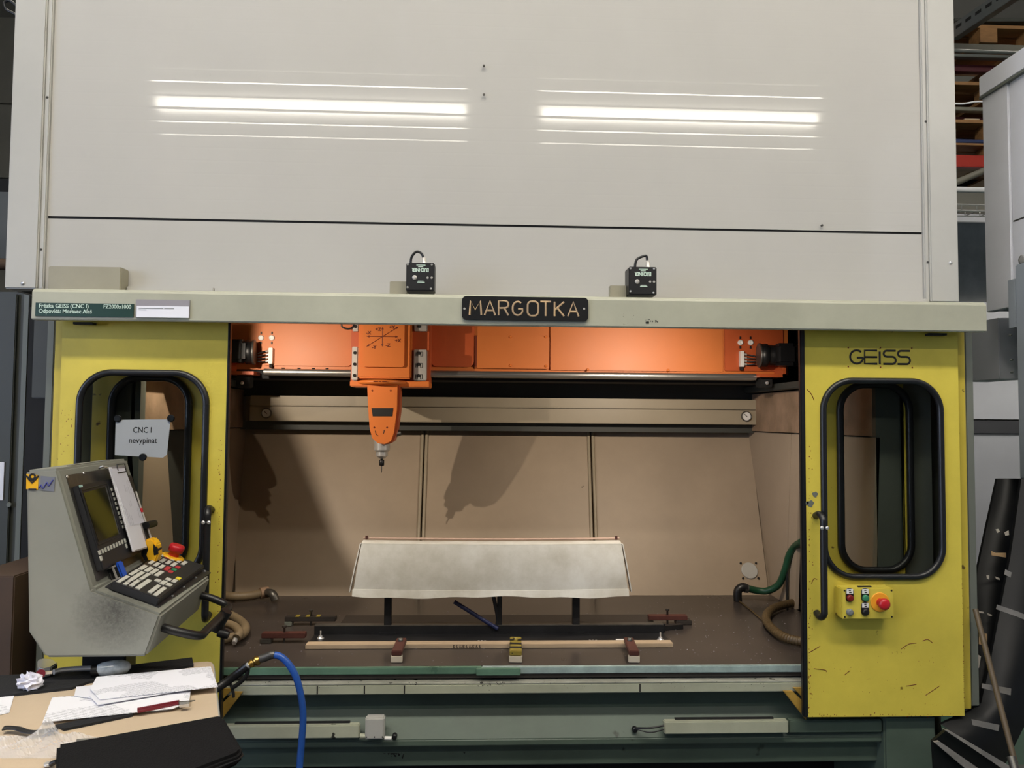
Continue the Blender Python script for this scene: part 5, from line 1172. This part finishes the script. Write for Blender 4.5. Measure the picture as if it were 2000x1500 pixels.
def tagq(f, u0, u1, v0, v1, mat, nm='paper_tag', t=t1, d=.006):
    part(nm, MB().prism([f(u0,v0)+V((0,-d,0)), f(u1,v0)+V((0,-d,0)), f(u1,v1)+V((0,-d,0)), f(u0,v1)+V((0,-d,0))], (0,.003,0)), mat, t)
def pxtag(pts, Yv, mat, nm='paper_tag', t=t1): part(nm, MB().prism([PY(a, b, Yv) for a, b in pts], (0,.002,0)), mat, t)
for pts, mt_ in ((((1945,1034),(1950,1033),(1953,1038),(1948,1041)),'tape'),(((1962,1040),(1970,1036),(1971,1045),(1964,1046)),'tape'),
    (((1936,1076),(1945,1080),(1965,1080),(1965,1089),(1945,1086),(1937,1085)),'tapeb'),(((1927,1124),(1932,1124),(1932,1132),(1928,1130)),'tape'),(((1944,1126),(1952,1129),(1953,1133),(1946,1131)),'tape'),
    (((1911,1193),(1921,1195),(1922,1198),(1912,1197)),'tape'),(((1928,1197),(1938,1201),(1936,1204),(1930,1202)),'tape')):
    pxtag(pts, 2.72, mt_)
pxtag(((1912,1236),(1928,1238),(1928,1262),(1912,1258)), 2.66, 'tapeb'); pxtag(((1908,1277),(1916,1282),(1912,1305),(1908,1300)), 2.64, 'tape')
t2, f2 = lean([(1995,935),(1975,1080),(1952,1200),(1935,1290),(1915,1380),(1838,1415)], [(2110,935),(2100,1080),(2090,1200),(2060,1300),(2010,1400),(1960,1500)], 2.50, 2.70, 'leaning_sheet', 'black curved plastic sheet with grey dusty strips leaning in front', .04)
for pts in (((1948,1181),(1990,1195),(2005,1202),(2005,1212),(1988,1205),(1946,1190)), ((1918,1335),(1975,1345),(1974,1358),(1918,1344)), ((1898,1405),(1952,1416),(1950,1428),(1900,1416)), ((1964,1112),(1976,1118),(1974,1128),(1962,1122))):
    pxtag(pts, 2.40, 'leang', 'dusty_strip', t2)
pp = thing('broom_pole', 'thin brown pole leaning across the black plastic sheets', 'pole', PY(1985,1500,2.2))
part('pole', MB().cyl(PY(1905,1190,2.5), PY(1983,1492,2.28), .0085, n=14), 'pole', pp)
part('metal_ferrule', MB().cyl(PY(1975,1478,2.29), PY(1990,1530,2.25), .012, n=14), 'steeld', pp)
# low frames with light strips at floor
fr = thing('strip_frame', 'black flat frame with pale edge strips on the floor at the lower right', 'frame', PY(1880,1480,2.35))
for pts in (((1825,1450),(1835,1448),(1910,1500),(1950,1530),(1935,1535),(1890,1505)),((1842,1424),(1856,1428),(1972,1496),(2000,1515),(1985,1520),(1900,1462))):
    part('pale_strip', MB().prism([PY(a,b,2.40) for a,b in pts], (0,.01,0)), 'leang', fr)
part('black_board', MB().prism([PY(a,b,2.42) for a,b in ((1822,1448),(1850,1425),(1990,1510),(2010,1560),(1900,1560),(1826,1510))], (0,.012,0)), 'leanb', fr)
sb = thing('support_box', 'dark low steel box under the leaning black sheets', 'box', (2.0, 2.4, 0))
part('box_body', MB().box(1.70, 2.29, 2.0, 2.62, .02, .405), 'greyd', sb, .004)
part('box_rim', MB().box(1.69, 2.295, 1.99, 2.63, .405, .425), 'greyfr', sb, .003)
solo('grey_post', MB().cyl(PY(1829,1398,2.72), PY(1838,1452,2.70), .010, n=12), 'greyfr', 'short grey post under the right door next to the green base leg', 'post')
